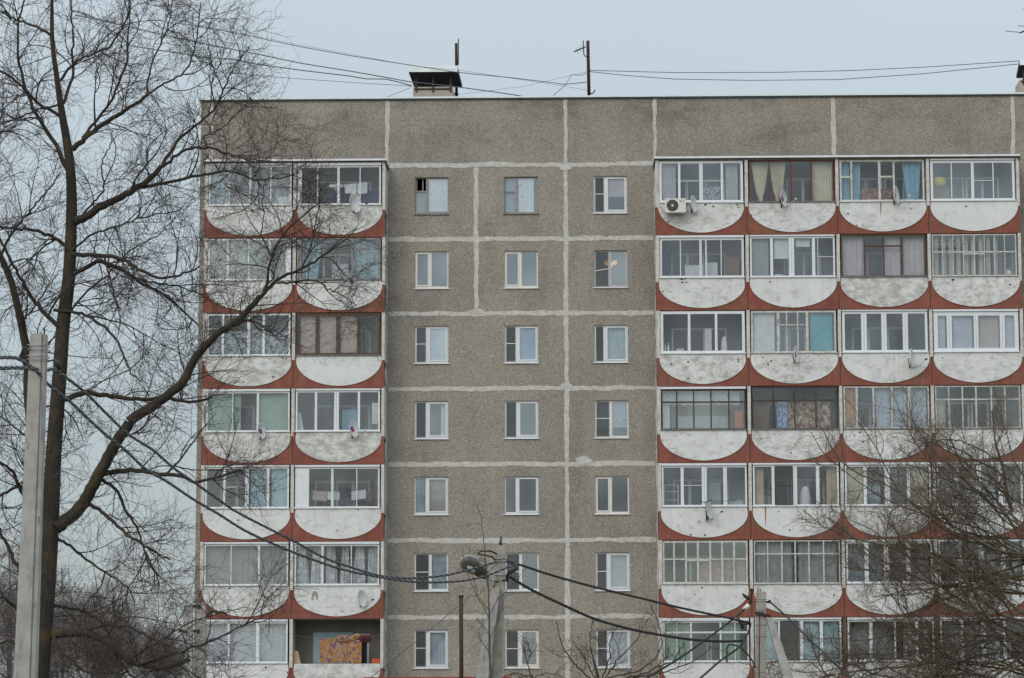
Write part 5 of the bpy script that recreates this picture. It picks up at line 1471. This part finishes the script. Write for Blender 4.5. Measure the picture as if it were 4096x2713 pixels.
def big_tree(name, label, D, trunk, limbs, mats, seed, dens=(1, 1, 1), sizes=None, trop=((0, 0, .03), (0, 0, .02), (0, 0, .02)), l1=(.7, 2.0), l2=(.4, 1.1), l3=(.18, .60), tw=.0034, r1max=.014, stout=1.0, face=1.0, second=0.0, base=None):
    T_ = Tree(seed); rng = T_.rng
    tp = limb3(trunk[0], D, 0, rng)
    tr = np.array(trunk[1]) / (F_PX / D) / 2
    # run the trunk to the ground
    d0 = tp[0] - tp[1]; g = tp[0] + d0 * (tp[0][2] / max(1e-3, -d0[2])) * .999 if d0[2] < -1e-3 else np.array([tp[0][0], tp[0][1], 0])
    g[0] = tp[0][0] + np.clip(g[0] - tp[0][0], -.6, .6)
    P = np.vstack([[*g, tr[0] * 1.35], np.c_[tp, tr]])
    Q = T_.resample(P, 60)
    T_.add('trunk', Q[None, :, :3], Q[None, :, 3], 10)
    mains = []
    for L in limbs:
        pts, w0, w1, lean = L[:4]
        q = limb3(pts, D, lean, rng, L[4] if len(L) > 4 else 0.0)
        Q = T_.resample(np.c_[q, np.linspace(w0 * stout, w1 * stout, len(q)) / (F_PX / D) / 2], 26)
        j = rng.normal(0, .012, (26, 3)); j[0] = 0; Q[:, :3] += j
        mains.append(Q)
        T_.add('trunk', Q[None, :, :3], Q[None, :, 3], 7)
    if second:                                       # crooked secondary limbs off the traced ones
        Mp = np.stack(mains)[:, :, :3]; Mr = np.stack(mains)[:, :, 3]
        lens = np.linalg.norm(np.diff(Mp, axis=1), axis=2).sum(1)
        n0 = np.maximum(1, (lens * second * np.where(Mp[:, 13, 0] > XL - .35, .7, 1.0)).astype(int))
        st, d, idx, t = T_.spawn(Mp, n0, .12, .9, .5, 1.2)
        ln = rng.uniform(1.0, 2.6, len(st)) * (1.1 - .5 * t)
        r0 = np.minimum(.026, np.take_along_axis(Mr[idx], (t * 25).astype(int)[:, None], 1)[:, 0] * .6)
        ps, qs = T_.grow(st, d, ln, r0, r0 * .3, 25, .11, np.array((0, 0, .012)), .9)
        T_.add('trunk', ps, qs, 5)
        mains += [np.c_[ps[i], qs[i]] for i in range(len(ps))]
    Mp = np.stack(mains)[:, :, :3]; Mr = np.stack(mains)[:, :, 3]
    lens = np.linalg.norm(np.diff(Mp, axis=1), axis=2).sum(1)
    n1 = np.maximum(4, (lens / .20 * dens[0] * np.where(Mp[:, 13, 0] > XL - .35, face, 1.0)).astype(int))
    st, d, idx, t = T_.spawn(Mp, n1, .10, 1.0, .5, 1.25)
    ln = rng.uniform(*l1, len(st)) * (1.0 - .35 * t)
    r0 = np.minimum(r1max, np.take_along_axis(Mr[idx], (t * 25).astype(int)[:, None], 1)[:, 0] * .8)
    p1, q1 = T_.grow(st, d, ln, r0, r0 * .35, 9, .16, np.array(trop[0]), .9)
    T_.add('crown', p1, q1, 4)
    # tips of the main limbs break up as well
    n2 = rng.poisson(7.5 * dens[1], len(p1)) + 1
    st, d, idx, t = T_.spawn(p1, n2, .12, 1.0, .4, 1.15)
    ln = rng.uniform(*l2, len(st)) * (1.1 - .4 * t); r0 = np.maximum(tw * 1.3, q1[idx, 4] * .6)
    p2, q2 = T_.grow(st, d, ln, r0, np.full(len(st), tw), 7, .17, np.array(trop[1]), .9)
    T_.add('crown', p2, q2, 3)
    n3 = rng.poisson(3.4 * dens[2], len(p2))
    st, d, idx, t = T_.spawn(p2, n3, .15, 1.0, .35, 1.1)
    ln = rng.uniform(*l3, len(st)); r0 = np.full(len(st), tw)
    p3, q3 = T_.grow(st, d, ln, r0, r0 * .6, 5, .16, np.array(trop[2]), .9)
    T_.add('crown', p3, q3, 3)
    root = empty(name, g, label, 'tree')
    T_.mesh('trunk', 'trunk', mats[0], root, g); T_.mesh('crown', 'crown', mats[1], root, g)
    return root


LT = [
    ([(290, 600), (344, 545), (413, 499), (476, 459), (528, 425), (597, 373)], 24, 13, -.6),
    ([(590, 376), (585, 356), (608, 247), (643, 172), (666, 126), (683, 57), (690, -20)], 9, 4, -.3, -.6),
    ([(597, 373), (665, 330), (729, 300), (763, 253), (785, 170), (800, 60), (806, 10)], 9, 4, .5, -.6),
    ([(330, 552), (390, 476), (453, 390), (476, 327), (514, 230), (512, 130), (520, 50), (524, -30)], 13, 5, .8),
    ([(255, 412), (276, 350), (298, 287), (287, 218), (293, 143), (287, 75), (282, -20)], 14, 6, .8),
    ([(240, 325), (287, 258), (344, 224), (442, 189), (488, 109), (519, 57), (512, -20)], 12, 5, -.7),
    ([(272, 680), (230, 585), (189, 522), (149, 476), (123, 413), (98, 344), (75, 258), (69, 161), (75, 75), (98, -10)], 20, 7, .7),
    ([(248, 470), (189, 436), (132, 396), (75, 333), (0, 281), (-90, 220)], 15, 8, -.8),
    ([(206, 140), (138, 103), (75, 83), (0, 49), (-80, 10)], 12, 6, .5),
    ([(300, 888), (333, 872), (367, 850), (425, 815), (494, 786), (557, 746), (591, 723), (649, 666)], 38, 20, -.5),
    ([(649, 666), (689, 597), (723, 551), (758, 522), (803, 488), (861, 436), (890, 373), (913, 310), (953, 247), (999, 184)], 15, 4, .4, -.5),
    ([(649, 668), (740, 597), (826, 588), (895, 608), (976, 637), (1062, 643)], 14, 4, -.8, -.5),
    ([(551, 752), (631, 740), (706, 720), (803, 703), (861, 694), (901, 677), (947, 694), (1033, 723), (1119, 712), (1200, 689)], 15, 4, -.6, -.4),
    ([(826, 588), (810, 545), (840, 540), (905, 500), (950, 455), (1000, 400), (1040, 350)], 7, 3, .4, -.9),
    ([(285, 1018), (367, 1019), (482, 1034), (534, 1062), (620, 1114), (717, 1103), (798, 1068)], 20, 7, -.9),
    ([(290, 1100), (340, 1075), (390, 1040), (459, 1068), (517, 1102), (574, 1143), (648, 1171), (712, 1223), (758, 1263), (792, 1309)], 20, 6, .8),
    ([(562, 1120), (631, 1131), (717, 1148), (798, 1177), (870, 1215)], 10, 3, .5, .5),
    ([(225, 2110), (250, 2091), (309, 2050), (349, 1986), (378, 1934), (419, 1858), (448, 1800), (476, 1750), (517, 1688)], 56, 44, -.3),
    ([(517, 1688), (574, 1648), (643, 1602), (706, 1556), (752, 1499), (786, 1424), (821, 1384), (861, 1344), (918, 1303), (987, 1252), (1041, 1189)], 44, 22, -.4, -.3),
    ([(1041, 1189), (1068, 1143), (1073, 1091), (1085, 1030), (1091, 1005), (1146, 924), (1201, 869), (1243, 840), (1290, 800)], 14, 4, -.5, -.7),
    ([(1041, 1189), (1083, 1143), (1138, 1101), (1192, 1084), (1234, 1059), (1293, 1021), (1340, 987), (1382, 958), (1430, 915)], 16, 4, .4, -.7),
    ([(1100, 1130), (1150, 1132), (1201, 1122), (1264, 1122), (1319, 1160), (1369, 1185), (1420, 1212)], 10, 4, -.5, -.8),
    ([(1201, 1084), (1230, 1021), (1251, 958), (1268, 878), (1281, 768), (1285, 690)], 8, 3, .3, -.6),
    ([(1085, 1030), (1072, 985), (1040, 945), (1055, 880), (1050, 800), (1062, 720)], 7, 3, .4, -.7),
    ([(262, 1598), (321, 1573), (402, 1576), (494, 1596), (603, 1596), (689, 1590), (763, 1613), (850, 1590)], 24, 10, .8),
    ([(400, 1900), (454, 1887), (553, 1876), (640, 1899), (728, 1899), (774, 1934), (850, 1915), (960, 1880)], 24, 9, -.6),
    ([(349, 2010), (407, 2050), (460, 2097), (512, 2143), (571, 2173), (617, 2208), (680, 2240)], 17, 7, -.6),
    ([(410, 1920), (466, 1957), (495, 2033), (524, 2074), (553, 2126), (576, 2202), (617, 2277), (640, 2350)], 15, 4, .7),
    ([(282, 1005), (250, 975), (207, 942), (144, 925), (60, 915), (-40, 905)], 18, 9, -.6),
    ([(165, 2330), (140, 2100), (121, 1711), (115, 1540), (109, 1424), (86, 1280), (52, 1137), (17, 1039), (-30, 960), (-60, 860), (-120, 700), (-150, 500), (-230, 300), (-260, 100)], 48, 7, .6, .5),
    ([(235, 1308), (172, 1246), (132, 1200), (103, 1148), (57, 1068), (20, 1000), (-20, 905)], 20, 9, -.5),
    ([(0, 1035), (30, 960), (75, 900), (130, 835), (195, 760), (240, 690)], 12, 5, -.9, .4),
    ([(75, 1300), (130, 1240), (190, 1150), (240, 1080)], 9, 4, .9, .5),
    ([(215, 1240), (350, 1260), (430, 1320), (470, 1360), (500, 1440), (520, 1490), (570, 1530)], 14, 5, -.8),
    ([(180, 2540), (250, 2534), (349, 2528), (437, 2574), (483, 2627), (553, 2662), (670, 2673), (760, 2640)], 38, 16, -.6),
    ([(540, 2660), (582, 2656), (699, 2615), (815, 2580), (932, 2520), (1048, 2470), (1130, 2420)], 12, 4, -.4, -.5),
    ([(520, 2640), (640, 2560), (760, 2490), (880, 2450), (960, 2440)], 8, 3, .3, -.5),
    ([(225, 2150), (290, 2190), (345, 2240), (420, 2290), (460, 2310), (520, 2360), (540, 2420)], 13, 4, .6),
    ([(420, 2290), (400, 2350), (330, 2430), (318, 2520)], 7, 3, .4, .5),
    ([(165, 2400), (110, 2330), (60, 2250), (20, 2160), (-30, 2080)], 24, 10, .5),
    ([(195, 2080), (130, 2020), (80, 1960), (60, 1900), (20, 1860), (-40, 1830)], 20, 9, -.6),
    ([(205, 1990), (150, 1950), (60, 1950), (0, 1985), (-50, 2030)], 16, 9, .7),
    ([(240, 1300), (330, 1180), (420, 1110), (520, 1000), (640, 940), (700, 870)], 10, 3, .9),
    ([(280, 1010), (360, 940), (480, 900), (600, 860), (700, 850), (780, 790)], 10, 3, -.9),
    ([(330, 860), (420, 760), (400, 660), (440, 590), (450, 520)], 9, 3, -.9),
    ([(236, 420), (150, 440), (60, 480), (0, 500)], 10, 4, .9),
    ([(190, 2420), (250, 2430), (330, 2440), (400, 2480), (450, 2560), (470, 2640)], 14, 5, .8), ([(185, 2480), (240, 2600), (330, 2680), (420, 2720)], 16, 6, -.7),
    ([(180, 2500), (90, 2460), (30, 2400), (-30, 2380)], 16, 7, -.9), ([(178, 2560), (100, 2600), (40, 2560), (-20, 2580)], 16, 7, .6),
    ([(300, 2530), (420, 2500), (520, 2510), (620, 2560), (720, 2600)], 12, 4, -.9), ([(437, 2574), (520, 2700), (600, 2740)], 10, 5, .8),
]
big_tree('bare_tree', 'tall bare tree with mossy trunk and spreading twigs at the left of the building', 66,
         ([(150, 2713), (180, 2382), (198, 2149), (215, 1800), (244, 1424), (252, 1286), (275, 1137), (281, 1022), (287, 850), (287, 775), (284, 689), (275, 603), (258, 517), (241, 413), (230, 321), (215, 230), (204, 138), (210, 57), (207, 0), (203, -150)],
          [92, 82, 74, 64, 58, 56, 54, 50, 46, 44, 40, 38, 32, 28, 22, 20, 18, 16, 14, 7]),
         LT, ('bark', 'twig'), 3, dens=(.82, .92, .95), stout=1.0, face=.55, second=1.05)

# thicket tree at the right
random.seed(21)
RT = []
for i in range(76):
    a0 = random.choice([random.uniform(145, 190), random.uniform(150, 205), random.uniform(100, 165), random.uniform(165, 200)])
    ln = random.uniform(480, 1000) * (1.0 if a0 > 140 else .8)
    u, v, a = 4180 + random.uniform(-230, 150), 2440 + (i * 0.618 % 1) * 620 + random.uniform(-330, -150), math.radians(a0)
    if i % 6 == 0: u, v, a, ln = random.uniform(3980, 4200), random.uniform(1900, 2200), math.radians(random.uniform(98, 150)), random.uniform(380, 640)
    w = random.choice([random.uniform(5, 9), random.uniform(5, 9), random.uniform(9, 15)])
    pts = [(u, v)]
    arch = random.uniform(-.03, .12)
    for j in range(9):
        u += math.cos(a) * ln / 9; v -= math.sin(a) * ln / 9
        a += random.gauss(0, .22) + (arch if j < 4 else -.10)
        pts.append((u, max(v, 1330)))
    RT.append((pts, w, 3, random.uniform(-1.8, 1.8), random.uniform(-.5, .5)))
big_tree('thicket_tree', 'dense tangled bare tree with greenish twigs covering the lower right balconies', 104,
         ([(4200, 2900), (4205, 2713), (4200, 2600), (4205, 2450), (4215, 2300), (4220, 2150)], [60, 54, 48, 40, 30, 18]), RT, ('bark_green', 'twig_green'), 5,
         dens=(.60, .68, .72), l1=(.7, 1.9), l2=(.4, 1.0), l3=(.2, .55), tw=.0038, trop=((-.01, 0, .05), (-.02, 0, .06), (-.02, 0, .05)))

# sapling by the middle pole
SP = [([(1957, 2470), (1930, 2425), (1900, 2370), (1870, 2290), (1850, 2215), (1846, 2190)], 4, 2, .2), ([(1956, 2390), (1950, 2330), (1942, 2240), (1930, 2110), (1922, 2050), (1896, 2000)], 5, 2, -.2),
      ([(1955, 2440), (1915, 2390), (1890, 2310), (1878, 2230), (1884, 2180)], 4, 2, .4), ([(1958, 2460), (1990, 2400), (2020, 2370), (2060, 2330), (2110, 2270)], 3, 2, -.3),
      ([(1960, 2560), (1985, 2500), (2010, 2430), (2012, 2380)], 4, 2, .3), ([(1958, 2540), (1925, 2500), (1905, 2470)], 3, 2, -.2), ([(1962, 2620), (1920, 2560), (1880, 2500)], 3, 1.5, .3)]
big_tree('sapling', 'slender leafless sapling with upright shoots beside the middle pole', 77,
         ([(1964, 2760), (1963, 2713), (1958, 2600), (1957, 2468), (1955, 2375), (1952, 2310)], [11, 10, 9, 7, 5, 3]), SP, ('twig_red', 'twig_red'), 8, dens=(.22, .12, .0), l1=(.3, .8), l2=(.15, .35), tw=.003)
# two bare bushes low in the middle right
BS = [([(2390, 2713), (2375, 2640), (2362, 2584), (2360, 2540), (2372, 2480)], 6, 3, .3), ([(2360, 2713), (2300, 2660), (2260, 2608), (2237, 2547), (2227, 2482)], 7, 3, -.3), ([(2420, 2713), (2470, 2640), (2520, 2590), (2560, 2545), (2560, 2500)], 6, 3, .4),
      ([(2410, 2713), (2440, 2630), (2440, 2560), (2470, 2500)], 7, 3, -.4), ([(2430, 2713), (2540, 2690), (2620, 2640), (2650, 2580), (2640, 2500), (2600, 2420)], 6, 3, .2), ([(2380, 2713), (2330, 2620), (2290, 2560)], 6, 3, .4), ([(2430, 2730), (2560, 2700), (2700, 2640), (2740, 2560)], 8, 3, -.3), ([(2440, 2730), (2660, 2690), (2790, 2640), (2850, 2580)], 7, 3, .3)]
big_tree('bare_bush', 'low bare bush with curling twigs in front of the lowest right window', 88,
         ([(2400, 2900), (2400, 2800), (2400, 2740), (2392, 2713), (2375, 2640)], [22, 20, 16, 14, 8]), BS, ('twig', 'twig'), 9, dens=(.6, .6, .5), l1=(.5, 1.3), l2=(.3, .7), l3=(.15, .35), tw=.0032, r1max=.009)
BS2 = [([(2130, 2720), (2118, 2680), (2105, 2640), (2095, 2600), (2085, 2570)], 6, 3, .2), ([(2112, 2660), (2122, 2610), (2112, 2570)], 4, 2, -.2), ([(2128, 2710), (2060, 2690), (2010, 2710)], 4, 2, .3), ([(2130, 2716), (2180, 2690), (2230, 2700), (2260, 2720)], 4, 2, -.3)]
big_tree('bare_bush', 'thin dark shoots of a small bush under the lowest middle window', 88, ([(2140, 2900), (2138, 2780), (2132, 2730), (2128, 2700)], [10, 9, 7, 6]), BS2, ('twig', 'twig'), 10, dens=(.7, .6, .3), l1=(.3, .8), l2=(.2, .5), l3=(.1, .3), tw=.0034)
BS3 = [([(3330, 2740), (3300, 2690), (3270, 2640), (3250, 2590), (3245, 2545)], 7, 3, .2), ([(3330, 2740), (3370, 2690), (3380, 2630), (3375, 2590)], 6, 3, -.2), ([(3340, 2745), (3430, 2690), (3480, 2640), (3560, 2560), (3570, 2480)], 7, 3, .3), ([(3340, 2750), (3420, 2720), (3520, 2690), (3600, 2620)], 6, 3, .3)]
big_tree('bare_bush', 'sparse upright bush right of the concrete strut at the bottom edge', 91, ([(3340, 2900), (3338, 2800), (3334, 2760), (3332, 2735)], [12, 11, 9, 7]), BS3, ('twig', 'twig'), 12, dens=(.9, .7, .3), l1=(.3, .9), l2=(.2, .5), l3=(.1, .3), tw=.0034)

# trees far behind at the left, distance haze painted into their paler twigs
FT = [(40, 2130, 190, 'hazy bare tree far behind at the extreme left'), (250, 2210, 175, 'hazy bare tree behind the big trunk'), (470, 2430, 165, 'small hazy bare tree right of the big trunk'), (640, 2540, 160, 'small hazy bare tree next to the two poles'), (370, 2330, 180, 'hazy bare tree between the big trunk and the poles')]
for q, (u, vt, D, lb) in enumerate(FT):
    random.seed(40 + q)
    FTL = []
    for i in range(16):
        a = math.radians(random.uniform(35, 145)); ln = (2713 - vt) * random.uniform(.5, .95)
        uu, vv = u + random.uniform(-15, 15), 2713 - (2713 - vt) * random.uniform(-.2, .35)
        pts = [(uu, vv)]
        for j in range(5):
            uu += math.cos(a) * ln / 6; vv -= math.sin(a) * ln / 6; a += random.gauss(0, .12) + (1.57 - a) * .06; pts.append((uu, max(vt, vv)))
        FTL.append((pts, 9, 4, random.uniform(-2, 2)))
    big_tree('distant_tree', lb, D, ([(u, 2760), (u, 2713), (u + 4, 2713 - (2713 - vt) * .4), (u - 4, vt + 60)], [16, 15, 12, 5]), FTL, ('twig_hazy', 'twig_hazy'), 50 + q, dens=(.9, .9, .55), l1=(.8, 2.2), l2=(.5, 1.2), l3=(.25, .6), tw=.006)
